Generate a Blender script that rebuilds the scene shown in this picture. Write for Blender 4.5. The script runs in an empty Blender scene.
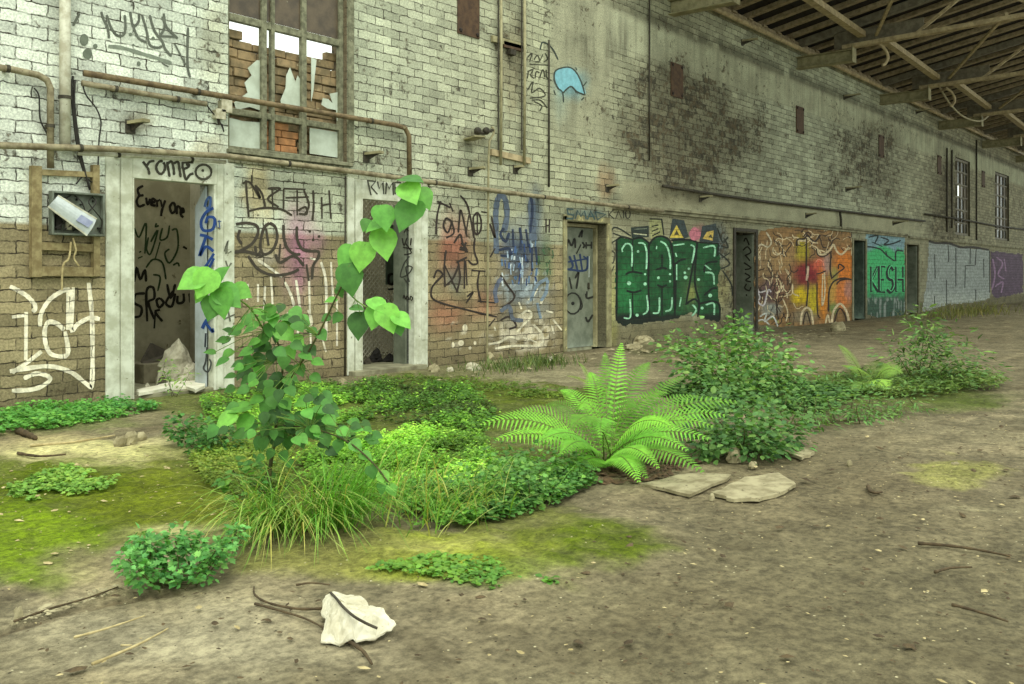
import bpy, math, random
import numpy as np
from mathutils import Vector, Matrix
from mathutils.geometry import tessellate_polygon

random.seed(7)
RNG = np.random.default_rng(7)
C = bpy.context.scene.collection
# ---------------------------------------------------------------- camera numbers (photo is 1024 x 684)
F, HZ, CX, H = 930.0, 274.0, 512.0, 1.2
TH = math.atan2(766.0, F)
CT, ST = math.cos(TH), math.sin(TH)
D = H * CT / 0.109          # camera distance from the long wall (wall plane y = 0)


def at_depth(px, py, t):
    u, v = (px - CX) / F, (HZ - py) / F
    return Vector((t * (CT + u * ST), -D + t * (ST - u * CT), H + v * t))


def wall(px, py, y=0.0):
    u = (px - CX) / F
    return at_depth(px, py, (D + y) / (ST - u * CT))


def WX(px, y=0.0):
    return wall(px, 300, y).x


def WZ(px, py):
    return wall(px, py).z


def ground(px, py, z=0.0):
    return at_depth(px, py, (z - H) / ((HZ - py) / F))


def gdepth(py):
    return H * F / (py - HZ)


def proj_np(x, y, z):
    t = x * CT + (y + D) * ST
    r = x * ST - (y + D) * CT
    t = np.maximum(t, 0.05)
    return CX + F * r / t, HZ - F * (z - H) / t


# ---------------------------------------------------------------- noise
def _hash(ix, iy, seed):
    h = (ix.astype(np.int64) * 374761393 + iy.astype(np.int64) * 668265263 + seed * 974634777) & 0x7fffffff
    h = ((h ^ (h >> 13)) * 1274126177) & 0x7fffffff
    return ((h ^ (h >> 16)) & 0xffff) / 65535.0


def vn(x, y, seed=0):
    x, y = np.asarray(x, float), np.asarray(y, float)
    ix, iy = np.floor(x), np.floor(y)
    fx, fy = x - ix, y - iy
    fx, fy = fx * fx * (3 - 2 * fx), fy * fy * (3 - 2 * fy)
    a = _hash(ix, iy, seed); b = _hash(ix + 1, iy, seed); c = _hash(ix, iy + 1, seed); d = _hash(ix + 1, iy + 1, seed)
    return (a * (1 - fx) + b * fx) * (1 - fy) + (c * (1 - fx) + d * fx) * fy


def fbm(x, y, seed=0, o=4):
    s, a, t = 0.0, 0.5, 0.0
    for k in range(o):
        s = s + a * vn(np.asarray(x) * 2 ** k, np.asarray(y) * 2 ** k, seed + k)
        t += a; a *= 0.5
    return s / t


def sstep(a, b, x):
    t = np.clip((x - a) / (b - a + 1e-9), 0, 1)
    return t * t * (3 - 2 * t)


def srgb(r, g, b):
    f = lambda c: (c / 255.0 / 12.92) if c <= 10 else ((c / 255.0 + 0.055) / 1.055) ** 2.4
    return (f(r), f(g), f(b))


# ---------------------------------------------------------------- objects
def tag(o, label=None, cat=None, group=None, kind=None):
    if label: o['label'] = label
    if cat: o['category'] = cat
    if group: o['group'] = group
    if kind: o['kind'] = kind
    return o


def thing(name, label, cat, loc=(0, 0, 0), group=None, kind=None):
    o = bpy.data.objects.new(name, None); C.objects.link(o)
    o.location = loc; o.empty_display_size = 0.1
    return tag(o, label, cat, group, kind)


class MB:
    """collects faces of one mesh in world coordinates; optional colour per vertex"""
    def __init__(self):
        self.v, self.f, self.c, self.cur = [], [], [], (1, 1, 1)

    def add(self, vs, fs, col=None):
        n = len(self.v)
        self.v.extend([tuple(p) for p in vs])
        self.f.extend([tuple(i + n for i in q) for q in fs])
        self.c.extend([col or self.cur] * len(vs))

    def box(self, x0, x1, y0, y1, z0, z1):
        x0, x1 = min(x0, x1), max(x0, x1); y0, y1 = min(y0, y1), max(y0, y1); z0, z1 = min(z0, z1), max(z0, z1)
        b = min(0.006, (x1 - x0) * .2, (y1 - y0) * .2, (z1 - z0) * .2)
        vs, fs = [], []
        # chamfered box: 24 verts
        idx = {}
        def V(x, y, z):
            vs.append((x, y, z)); return len(vs) - 1
        X, Y, Z = (x0, x1), (y0, y1), (z0, z1)
        sg = (1, -1)
        for i in range(2):
            for j in range(2):
                for k in range(2):
                    bx, by, bz = sg[i] * b, sg[j] * b, sg[k] * b
                    idx[(i, j, k, 'x')] = V(X[i], Y[j] + by, Z[k] + bz)
                    idx[(i, j, k, 'y')] = V(X[i] + bx, Y[j], Z[k] + bz)
                    idx[(i, j, k, 'z')] = V(X[i] + bx, Y[j] + by, Z[k])
        for i in range(2):
            fs.append([idx[(i, j, k, 'x')] for j, k in ((0, 0), (1, 0), (1, 1), (0, 1))])
            fs.append([idx[(j, i, k, 'y')] for j, k in ((0, 0), (1, 0), (1, 1), (0, 1))])
            fs.append([idx[(j, k, i, 'z')] for j, k in ((0, 0), (1, 0), (1, 1), (0, 1))])
        for i in range(2):
            for j in range(2):
                fs.append([idx[(i, j, 0, 'x')], idx[(i, j, 1, 'x')], idx[(i, j, 1, 'y')], idx[(i, j, 0, 'y')]])
                fs.append([idx[(i, 0, j, 'x')], idx[(i, 1, j, 'x')], idx[(i, 1, j, 'z')], idx[(i, 0, j, 'z')]])
                fs.append([idx[(0, i, j, 'y')], idx[(1, i, j, 'y')], idx[(1, i, j, 'z')], idx[(0, i, j, 'z')]])
                for k in range(2):
                    pass
        for i in range(2):
            for j in range(2):
                for k in range(2):
                    fs.append([idx[(i, j, k, 'x')], idx[(i, j, k, 'y')], idx[(i, j, k, 'z')]])
        self.add(vs, fs)

    def obox(self, c, a, b, d):
        """box with centre c and half-axes a, b, d (vectors)"""
        c, a, b, d = Vector(c), Vector(a), Vector(b), Vector(d)
        vs = [c + i * a + j * b + k * d for i in (-1, 1) for j in (-1, 1) for k in (-1, 1)]
        self.add(vs, [(0, 1, 3, 2), (4, 6, 7, 5), (0, 4, 5, 1), (2, 3, 7, 6), (0, 2, 6, 4), (1, 5, 7, 3)])

    def bar(self, p, q, w, h, up=(0, 0, 1)):
        p, q = Vector(p), Vector(q)
        t = (q - p); L = t.length; t.normalize()
        up = Vector(up)
        s = t.cross(up)
        if s.length < 1e-3: s = t.cross(Vector((1, 0, 0)))
        s.normalize(); n = s.cross(t)
        self.obox((p + q) / 2, t * L / 2, s * w / 2, n * h / 2)

    def tube(self, pts, r, n=8, cap=True, col=None):
        pts = [Vector(p) for p in pts]
        m = len(pts)
        rs = r if isinstance(r, (list, tuple)) else [r] * m
        vs, fs = [], []
        prev = None
        for i, p in enumerate(pts):
            t = (pts[min(i + 1, m - 1)] - pts[max(i - 1, 0)])
            if t.length < 1e-9: t = Vector((0, 0, 1))
            t.normalize()
            if prev is None:
                a = t.orthogonal().normalized()
            else:
                a = prev - t * prev.dot(t)
                a = a.normalized() if a.length > 1e-6 else t.orthogonal().normalized()
            prev = a
            b = t.cross(a)
            for k in range(n):
                an = 2 * math.pi * k / n
                vs.append(p + (a * math.cos(an) + b * math.sin(an)) * rs[i])
        for i in range(m - 1):
            for k in range(n):
                k2 = (k + 1) % n
                fs.append((i * n + k, i * n + k2, (i + 1) * n + k2, (i + 1) * n + k))
        if cap:
            fs.append(tuple(reversed(range(n)))); fs.append(tuple(range((m - 1) * n, m * n)))
        self.add(vs, fs, col)

    def prism(self, poly, off):
        """polygon (3-D points) extruded by vector off"""
        poly = [Vector(p) for p in poly]; off = Vector(off); n = len(poly)
        tri = tessellate_polygon([poly])
        vs = poly + [p + off for p in poly]
        fs = [tuple(t) for t in tri] + [tuple(i + n for i in reversed(t)) for t in tri]
        fs += [(i, (i + 1) % n, (i + 1) % n + n, i + n) for i in range(n)]
        self.add(vs, fs)

    def lathe(self, c, axis, prof, n=12):
        """profile [(distance along axis, radius)] turned about axis from c"""
        c, axis = Vector(c), Vector(axis).normalized()
        self.tube_prof(c, axis, prof, n)

    def tube_prof(self, c, ax, prof, n):
        a = ax.orthogonal().normalized(); b = ax.cross(a); vs, fs = [], []
        for h, r in prof:
            for k in range(n):
                an = 2 * math.pi * k / n
                vs.append(c + ax * h + (a * math.cos(an) + b * math.sin(an)) * r)
        m = len(prof)
        for i in range(m - 1):
            for k in range(n):
                k2 = (k + 1) % n
                fs.append((i * n + k, i * n + k2, (i + 1) * n + k2, (i + 1) * n + k))
        fs.append(tuple(reversed(range(n)))); fs.append(tuple(range((m - 1) * n, m * n)))
        self.add(vs, fs)

    def build(self, name, mat, parent=None, smooth=False, col=False, fix=True):
        me = bpy.data.meshes.new(name)
        me.from_pydata(self.v, [], self.f)
        if col:
            at = me.color_attributes.new('tint', 'FLOAT_COLOR', 'POINT')
            arr = np.ones((len(self.v), 4), np.float32)
            arr[:, :3] = np.array([c[:3] for c in self.c], np.float32)
            at.data.foreach_set('color', arr.ravel())
        if fix:
            import bmesh
            bm = bmesh.new(); bm.from_mesh(me)
            bmesh.ops.recalc_face_normals(bm, faces=bm.faces)
            bm.to_mesh(me); bm.free()
        if smooth:
            me.polygons.foreach_set('use_smooth', [True] * len(me.polygons))
        me.materials.append(mat)
        o = bpy.data.objects.new(name, me); C.objects.link(o)
        if parent is not None:
            o.parent = parent
            base = Vector(parent.location)
            q = parent.parent
            while q is not None:
                base += Vector(q.location); q = q.parent
            me.transform(Matrix.Translation(-base))
        return o


def smooth_pts(pts, k=5):
    """Catmull-Rom through the points"""
    P = [Vector(p) for p in pts]
    if len(P) < 3: return P
    out = []
    for i in range(len(P) - 1):
        p0 = P[i - 1] if i else P[0]; p1, p2 = P[i], P[i + 1]; p3 = P[i + 2] if i + 2 < len(P) else P[-1]
        for j in range(k):
            t = j / k
            out.append(0.5 * ((2 * p1) + (p2 - p0) * t + (2 * p0 - 5 * p1 + 4 * p2 - p3) * t * t + (3 * p1 - p0 - 3 * p2 + p3) * t ** 3))
    out.append(P[-1])
    return out


# ---------------------------------------------------------------- materials
class N:
    def __init__(self, name):
        self.m = bpy.data.materials.new(name); self.m.use_nodes = True
        self.t = self.m.node_tree; self.t.nodes.clear()

    def n(self, kind, **kw):
        nd = self.t.nodes.new(kind)
        for k, v in kw.items():
            if k.startswith('_'):
                setattr(nd, k[1:], v)
        return nd

    def l(self, a, b):
        self.t.links.new(a, b)

    def val(self, sock, v):
        if hasattr(v, 'is_output') or isinstance(v, bpy.types.NodeSocket): self.l(v, sock)
        elif isinstance(v, (tuple, list)) and sock.type == 'RGBA': sock.default_value = (*v[:3], 1)
        else: sock.default_value = v

    def math(self, op, a, b=0.0, clamp=False):
        nd = self.n('ShaderNodeMath', _operation=op, _use_clamp=clamp)
        self.val(nd.inputs[0], a); self.val(nd.inputs[1], b)
        return nd.outputs[0]

    def mix(self, fac, a, b, mode='MIX'):
        nd = self.n('ShaderNodeMix', _data_type='RGBA', _blend_type=mode)
        self.val(nd.inputs[0], fac); self.val(nd.inputs[6], a); self.val(nd.inputs[7], b)
        return nd.outputs[2]

    def noise(self, vec, scale, detail=4, rough=.55, dist=0.0):
        nd = self.n('ShaderNodeTexNoise')
        if vec is not None: self.l(vec, nd.inputs['Vector'])
        nd.inputs['Scale'].default_value = scale; nd.inputs['Detail'].default_value = detail
        nd.inputs['Roughness'].default_value = rough; nd.inputs['Distortion'].default_value = dist
        return nd.outputs[0]

    def rng(self, x, a, b, c=0.0, d=1.0):
        nd = self.n('ShaderNodeMapRange', _interpolation_type='SMOOTHSTEP')
        self.val(nd.inputs[0], x)
        for i, v in zip((1, 2, 3, 4), (a, b, c, d)): nd.inputs[i].default_value = v
        return nd.outputs[0]

    def pos(self):
        return self.n('ShaderNodeNewGeometry').outputs['Position']

    def attr(self, name):
        return self.n('ShaderNodeAttribute', _attribute_name=name).outputs['Color']

    def sep(self, c):
        nd = self.n('ShaderNodeSeparateColor'); self.l(c, nd.inputs[0]); return nd.outputs

    def scale(self, vec, s):
        nd = self.n('ShaderNodeVectorMath', _operation='MULTIPLY'); self.l(vec, nd.inputs[0]); nd.inputs[1].default_value = s
        return nd.outputs[0]

    def bump(self, h, strength, dist):
        nd = self.n('ShaderNodeBump'); self.l(h, nd.inputs['Height'])
        nd.inputs['Strength'].default_value = strength; nd.inputs['Distance'].default_value = dist
        return nd.outputs[0]

    def out(self, color, rough=.85, normal=None, metal=0.0, spec=.3, alpha=None):
        b = self.n('ShaderNodeBsdfPrincipled'); o = self.n('ShaderNodeOutputMaterial')
        self.val(b.inputs['Base Color'], color); self.val(b.inputs['Roughness'], rough)
        self.val(b.inputs['Metallic'], metal); b.inputs['Specular IOR Level'].default_value = spec
        if normal is not None: self.l(normal, b.inputs['Normal'])
        self.l(b.outputs[0], o.inputs[0])
        return self.m

    def brick(self):
        """fac (mortar), brightness per brick, height"""
        p = self.pos()
        s = self.n('ShaderNodeSeparateXYZ'); self.l(p, s.inputs[0])
        c = self.n('ShaderNodeCombineXYZ'); self.l(s.outputs[0], c.inputs[0]); self.l(s.outputs[2], c.inputs[1])
        nz = self.n('ShaderNodeTexNoise'); self.l(c.outputs[0], nz.inputs['Vector']); nz.inputs['Scale'].default_value = 12
        nz.inputs['Detail'].default_value = 3
        sub = self.n('ShaderNodeVectorMath', _operation='SUBTRACT'); self.l(nz.outputs['Color'], sub.inputs[0]); sub.inputs[1].default_value = (.5, .5, .5)
        ml = self.n('ShaderNodeVectorMath', _operation='MULTIPLY_ADD'); self.l(sub.outputs[0], ml.inputs[0])
        ml.inputs[1].default_value = (.045, .04, 0); self.l(c.outputs[0], ml.inputs[2])
        b = self.n('ShaderNodeTexBrick'); self.l(ml.outputs[0], b.inputs['Vector'])
        b.inputs['Scale'].default_value = 1.0; b.inputs['Mortar Size'].default_value = .0065; b.inputs['Mortar Smooth'].default_value = .35
        b.inputs['Brick Width'].default_value = .27; b.inputs['Row Height'].default_value = .106; b.inputs['Bias'].default_value = 0
        b.inputs['Color1'].default_value = (.7, .7, .7, 1); b.inputs['Color2'].default_value = (1.14, 1.14, 1.14, 1)
        b.inputs['Mortar'].default_value = (1, 1, 1, 1)
        return b.outputs['Fac'], b.outputs['Color']


def simple(name, c1, c2=None, rough=.85, scale=10, bump=.3, metal=0.0, spec=.3, dist=.004, spots=None):
    """two-tone noisy material"""
    m = N(name); p = m.pos()
    c2 = c2 or tuple(x * .6 for x in c1)
    n1 = m.rng(m.noise(p, scale, 6, .65), .35, .65)
    col = m.mix(n1, c1, c2)
    if spots:
        col = m.mix(m.rng(m.noise(p, spots[1], 5, .7), spots[2], spots[2] + .08), col, spots[0])
    nb = m.bump(m.noise(p, scale * 4, 5, .6), bump, dist)
    return m.out(col, rough, nb, metal, spec)


MAT = {}


def wall_material():
    m = N('painted_brick'); p = m.pos()
    tint = m.attr('tint'); mk = m.sep(m.attr('mask'))
    fac, var = m.brick()
    R, G, B = mk[0], mk[1], mk[2]
    big = m.rng(m.noise(p, 1.7, 6, .62), .3, .7, .78, 1.12)
    base = m.mix(1.0, tint, m.mix(R, (1, 1, 1), var), 'MULTIPLY')
    base = m.mix(1.0, base, big, 'MULTIPLY')
    # peeled / dirty spots
    n2 = m.noise(p, 11, 9, .68, .4)
    pm = m.math('ADD', n2, m.math('MULTIPLY', G, .36))
    pm = m.math('SUBTRACT', pm, m.math('MULTIPLY', G, m.math('MULTIPLY', m.math('SUBTRACT', var, .92), .5)))
    pm = m.rng(pm, .66, .76)
    under = m.mix(m.rng(m.noise(p, 6, 3), .4, .6), srgb(88, 76, 54), srgb(56, 53, 42))
    base = m.mix(m.math('MULTIPLY', pm, .85), base, under)
    fine = m.rng(m.noise(p, 45, 7, .75), .32, .68, .6, 1.25)
    base = m.mix(1.0, base, fine, 'MULTIPLY')
    # streaks run down from the ledges
    st = m.rng(m.noise(m.scale(p, (5, 5, .35)), 1.0, 5, .6), .42, .68)
    base = m.mix(m.math('MULTIPLY', m.math('MULTIPLY', st, B), .8), base, srgb(52, 48, 36))
    mf = m.math('MULTIPLY', fac, m.math('MULTIPLY', R, m.rng(m.noise(p, 6, 7, .75), .36, .58, .12, 1.0)))
    base = m.mix(mf, base, srgb(52, 46, 34))
    hgt = m.math('ADD', m.math('MULTIPLY', m.math('SUBTRACT', 1.0, fac), R), m.math('MULTIPLY', m.noise(p, 40, 6, .7), .5))
    hgt = m.math('SUBTRACT', hgt, m.math('MULTIPLY', pm, .3))
    return m.out(base, .88, m.bump(hgt, .8, .012), spec=.25)


def paint_material():
    m = N('spray_paint'); p = m.pos()
    tint = m.attr('tint'); fac, var = m.brick()
    base = m.mix(1.0, tint, m.rng(m.noise(p, 9, 7, .7), .3, .7, .62, 1.3), 'MULTIPLY')
    base = m.mix(m.rng(m.noise(p, 30, 6, .7), .66, .74), base, m.mix(.5, base, srgb(110, 104, 84)))
    base = m.mix(m.math('MULTIPLY', fac, m.rng(m.noise(p, 5, 6, .7), .35, .6, .1, .7)), base, srgb(40, 37, 28))
    h = m.math('ADD', m.math('SUBTRACT', 1.0, fac), m.math('MULTIPLY', m.noise(p, 40, 6, .7), .4))
    return m.out(base, .75, m.bump(h, .6, .01), spec=.25)


def flat_paint_material():
    m = N('marker_paint'); p = m.pos()
    tint = m.attr('tint')
    base = m.mix(1.0, tint, m.rng(m.noise(p, 9, 6, .7), .3, .7, .75, 1.15), 'MULTIPLY')
    return m.out(base, .7, None, spec=.25)


def leaf_material(name='leaf', trans=.32, rough=.55):
    m = N(name); p = m.pos()
    tint = m.attr('tint')
    col = m.mix(1.0, tint, m.rng(m.noise(p, 25, 4, .6), .3, .7, .8, 1.15), 'MULTIPLY')
    b = m.n('ShaderNodeBsdfPrincipled'); m.l(col, b.inputs['Base Color']); b.inputs['Roughness'].default_value = rough
    b.inputs['Specular IOR Level'].default_value = .35
    t = m.n('ShaderNodeBsdfTranslucent'); m.l(m.mix(1.0, col, (1.25, 1.3, .7), 'MULTIPLY'), t.inputs[0])
    mx = m.n('ShaderNodeMixShader'); mx.inputs[0].default_value = trans
    m.l(b.outputs[0], mx.inputs[1]); m.l(t.outputs[0], mx.inputs[2])
    o = m.n('ShaderNodeOutputMaterial'); m.l(mx.outputs[0], o.inputs[0])
    return m.m


def ground_material():
    m = N('dirt_and_moss'); p = m.pos()
    tint = m.attr('tint'); mk = m.sep(m.attr('mask'))
    n1 = m.rng(m.noise(p, 3.2, 8, .65), .3, .7, .72, 1.2)
    base = m.mix(1.0, tint, n1, 'MULTIPLY')
    n2 = m.rng(m.noise(p, 22, 9, .78), .32, .68, .5, 1.42)
    base = m.mix(1.0, base, n2, 'MULTIPLY')
    # stains
    s = m.rng(m.noise(p, 1.3, 7, .7, .6), .52, .66)
    base = m.mix(m.math('MULTIPLY', s, m.math('MULTIPLY', m.math('SUBTRACT', 1.0, mk[0]), .45)), base, srgb(70, 62, 42))
    # mossy tufting
    mo = m.rng(m.noise(p, 45, 6, .75), .42, .62)
    base = m.mix(m.math('MULTIPLY', mo, m.math('MULTIPLY', mk[0], .55)), base, m.mix(1.0, base, (.4, .45, .3), 'MULTIPLY'))
    # dark and pale specks
    v = m.n('ShaderNodeTexVoronoi'); m.l(p, v.inputs['Vector']); v.inputs['Scale'].default_value = 34
    sp = m.rng(v.outputs['Distance'], .10, .20, 1.0, 0.0)
    vs = m.sep(v.outputs['Color'])
    base = m.mix(m.math('MULTIPLY', sp, m.rng(vs[0], .80, .84)), base, srgb(48, 42, 30))
    base = m.mix(m.math('MULTIPLY', sp, m.rng(vs[1], .91, .94)), base, srgb(190, 182, 145))
    h = m.math('ADD', m.math('MULTIPLY', m.noise(p, 12, 8, .7), 1.0), m.math('MULTIPLY', m.noise(p, 70, 5, .7), m.math('ADD', .25, mk[0])))
    return m.out(base, .92, m.bump(h, .75, .028), spec=.2)


MAT['wall'] = wall_material(); MAT['paint'] = paint_material(); MAT['marker'] = flat_paint_material()
MAT['leaf'] = leaf_material(); MAT['grass'] = leaf_material('grass_blade', .25); MAT['ground'] = ground_material()
MAT['white_frame'] = simple('peeling_white_paint', srgb(206, 210, 190), srgb(168, 170, 146), .7, 5, .3, spots=(srgb(98, 92, 68), 9, .62))
MAT['grey_door'] = simple('grey_green_door_paint', srgb(116, 122, 104), srgb(88, 94, 78), .6, 4, .2, spots=(srgb(70, 64, 48), 14, .66))
MAT['dark_door'] = simple('dark_teal_door_paint', srgb(84, 98, 84), srgb(60, 72, 62), .6, 5, .2, spots=(srgb(90, 88, 70), 14, .66))
MAT['pale_leaf_door'] = simple('pale_blue_door_paint', srgb(176, 186, 186), srgb(150, 158, 152), .6, 4, .2, spots=(srgb(110, 104, 84), 12, .68))
MAT['inner'] = simple('stained_plaster', srgb(196, 190, 164), srgb(160, 154, 130), .9, 2.2, .3, spots=(srgb(96, 88, 66), 7, .64))
MAT['concrete'] = simple('weathered_concrete', srgb(142, 140, 112), srgb(104, 100, 78), .9, 4, .5, spots=(srgb(70, 66, 48), 8, .64))
MAT['rust_pipe'] = simple('rusty_pipe', srgb(122, 106, 76), srgb(86, 72, 50), .75, 14, .4, spots=(srgb(150, 140, 108), 8, .62))
MAT['tan_pipe'] = simple('tan_painted_pipe', srgb(150, 142, 112), srgb(104, 94, 70), .7, 9, .3, spots=(srgb(82, 62, 40), 12, .63))
MAT['white_pipe'] = simple('chipped_white_pipe', srgb(196, 196, 174), srgb(160, 156, 132), .6, 10, .3, spots=(srgb(98, 84, 62), 34, .66))
MAT['dark_iron'] = simple('dark_iron', srgb(66, 62, 48), srgb(44, 40, 30), .7, 18, .4)
MAT['rust_plate'] = simple('rust_red_plate', srgb(84, 64, 44), srgb(64, 48, 34), .75, 12, .3, spots=(srgb(56, 38, 28), 26, .6))
MAT['bolt'] = simple('bolt_iron', srgb(48, 38, 30), srgb(34, 28, 22), .7, 30, .2)
MAT['frame_wood'] = simple('weathered_window_frame', srgb(132, 132, 106), srgb(92, 92, 72), .85, 14, .4, spots=(srgb(150, 148, 124), 20, .64))
MAT['glass_paint'] = simple('whitewashed_glass', srgb(186, 196, 178), srgb(164, 172, 152), .35, 4, .05, spots=(srgb(140, 140, 116), 9, .66))
MAT['glass_dirty'] = simple('dirty_brown_glass', srgb(96, 84, 66), srgb(70, 62, 50), .3, 4, .05, spots=(srgb(150, 144, 124), 7, .66))
MAT['glass_dark'] = simple('dark_glass', srgb(52, 52, 44), srgb(34, 34, 28), .25, 4, .05)
MAT['brick_infill'] = simple('bare_brick', srgb(156, 134, 98), srgb(112, 100, 74), .9, 7, .6, spots=(srgb(176, 168, 134), 9, .62))
MAT['brick_orange'] = simple('orange_brick', srgb(176, 126, 82), srgb(134, 98, 64), .9, 7, .6, spots=(srgb(186, 176, 140), 12, .64))
MAT['wood'] = simple('ochre_timber', srgb(150, 138, 98), srgb(116, 102, 68), .85, 12, .4)
MAT['board'] = simple('dark_roof_boards', srgb(40, 34, 27), srgb(26, 22, 18), .9, 6, .5)
MAT['rafter'] = simple('grey_rafter', srgb(150, 136, 106), srgb(116, 104, 78), .85, 9, .4)
MAT['steel'] = simple('olive_painted_steel', srgb(152, 146, 110), srgb(122, 116, 84), .6, 7, .2, spots=(srgb(70, 54, 38), 14, .66))
MAT['steel_tan'] = simple('tan_steel_angle', srgb(178, 162, 124), srgb(140, 126, 94), .65, 9, .2, spots=(srgb(84, 66, 46), 14, .66))
MAT['steel_dark'] = simple('dark_grey_steel', srgb(118, 112, 92), srgb(92, 86, 70), .65, 8, .2)
MAT['cable'] = simple('black_cable', srgb(44, 42, 34), srgb(30, 28, 24), .6, 20, .1)
MAT['pale_cable'] = simple('pale_cable', srgb(176, 168, 136), srgb(140, 132, 104), .6, 20, .1)
MAT['rag'] = simple('dirty_white_rag', srgb(214, 210, 186), srgb(182, 176, 148), .85, 9, .5, spots=(srgb(120, 108, 82), 16, .66))
MAT['rag_dark'] = simple('dark_seam', srgb(74, 68, 56), srgb(56, 52, 42), .85, 9, .3)
MAT['sack'] = simple('grey_sack_cloth', srgb(184, 180, 156), srgb(144, 140, 118), .9, 9, .5)
MAT['stone'] = simple('flat_pale_stone', srgb(164, 156, 122), srgb(124, 116, 86), .9, 9, .6, spots=(srgb(88, 80, 58), 22, .6))
MAT['twig'] = simple('brown_twig', srgb(92, 78, 54), srgb(62, 52, 36), .9, 20, .4)
MAT['stick'] = simple('bleached_stick', srgb(186, 172, 126), srgb(148, 134, 92), .9, 20, .4)
MAT['stem'] = simple('green_brown_stem', srgb(82, 84, 42), srgb(58, 56, 30), .8, 20, .3)
MAT['stem_green'] = simple('green_stem', srgb(110, 140, 60), srgb(80, 104, 42), .7, 20, .2)
MAT['plastic'] = simple('pale_translucent_plastic', srgb(196, 204, 200), srgb(166, 174, 172), .3, 5, .1)
MAT['metal_box'] = simple('grey_metal_box', srgb(112, 120, 106), srgb(84, 88, 74), .55, 8, .2, spots=(srgb(60, 50, 38), 18, .64))
MAT['porcelain'] = simple('dirty_porcelain', srgb(190, 186, 160), srgb(146, 140, 112), .4, 10, .1)
MAT['black'] = simple('black_debris', srgb(36, 34, 28), srgb(24, 22, 18), .8, 10, .4)
SKY, SUN, EXPO = 1.7, 2.1, 0.03
# ================================================================= THE LONG WALL
WT = 0.28                       # wall thickness
WALL_TOP = 6.45
OPEN = [  # name, x0, x1, z0, z1, reveal colour
    ('d1', WX(131.5), WX(215), 0.0, 2.15, srgb(150, 150, 132)),
    ('d2', WX(360.5), WX(414), 0.0, 2.13, srgb(120, 124, 112)),
    ('d3', WX(566), WX(606), 0.0, 2.02, srgb(104, 100, 76)),
    ('d4', WX(735), WX(755), 0.0, 2.06, srgb(100, 96, 80)),
    ('d5', WX(853), WX(865), 0.0, 2.08, srgb(72, 82, 68)),
    ('d6', WX(906), WX(918), 0.0, 2.08, srgb(86, 84, 62)),
    ('w1', WX(228), WX(347), 2.50, 5.2, srgb(120, 108, 84)),
    ('w2', WX(955.5), WX(970), 2.55, 5.2, srgb(80, 76, 58)),
    ('w3', WX(995), WX(1009), 2.55, 5.2, srgb(80, 76, 58)),
    ('w4', WX(1029), WX(1039), 2.55, 5.2, srgb(80, 76, 58)),
]
OPN = {o[0]: o for o in OPEN}


def blob(px, py, x, y, rx, ry, soft=.5, seed=1, rough=.35):
    n = fbm(px / max(rx, 4) * 2.2, py / max(ry, 4) * 2.2, seed) - .5
    r = np.sqrt(((px - x) / rx) ** 2 + ((py - y) / ry) ** 2) + n * rough * 2
    return 1 - sstep(1 - soft, 1 + soft * .4, r)


def lerp(a, m, col):
    return a * (1 - m[..., None]) + np.array(col) * m[..., None]


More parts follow.
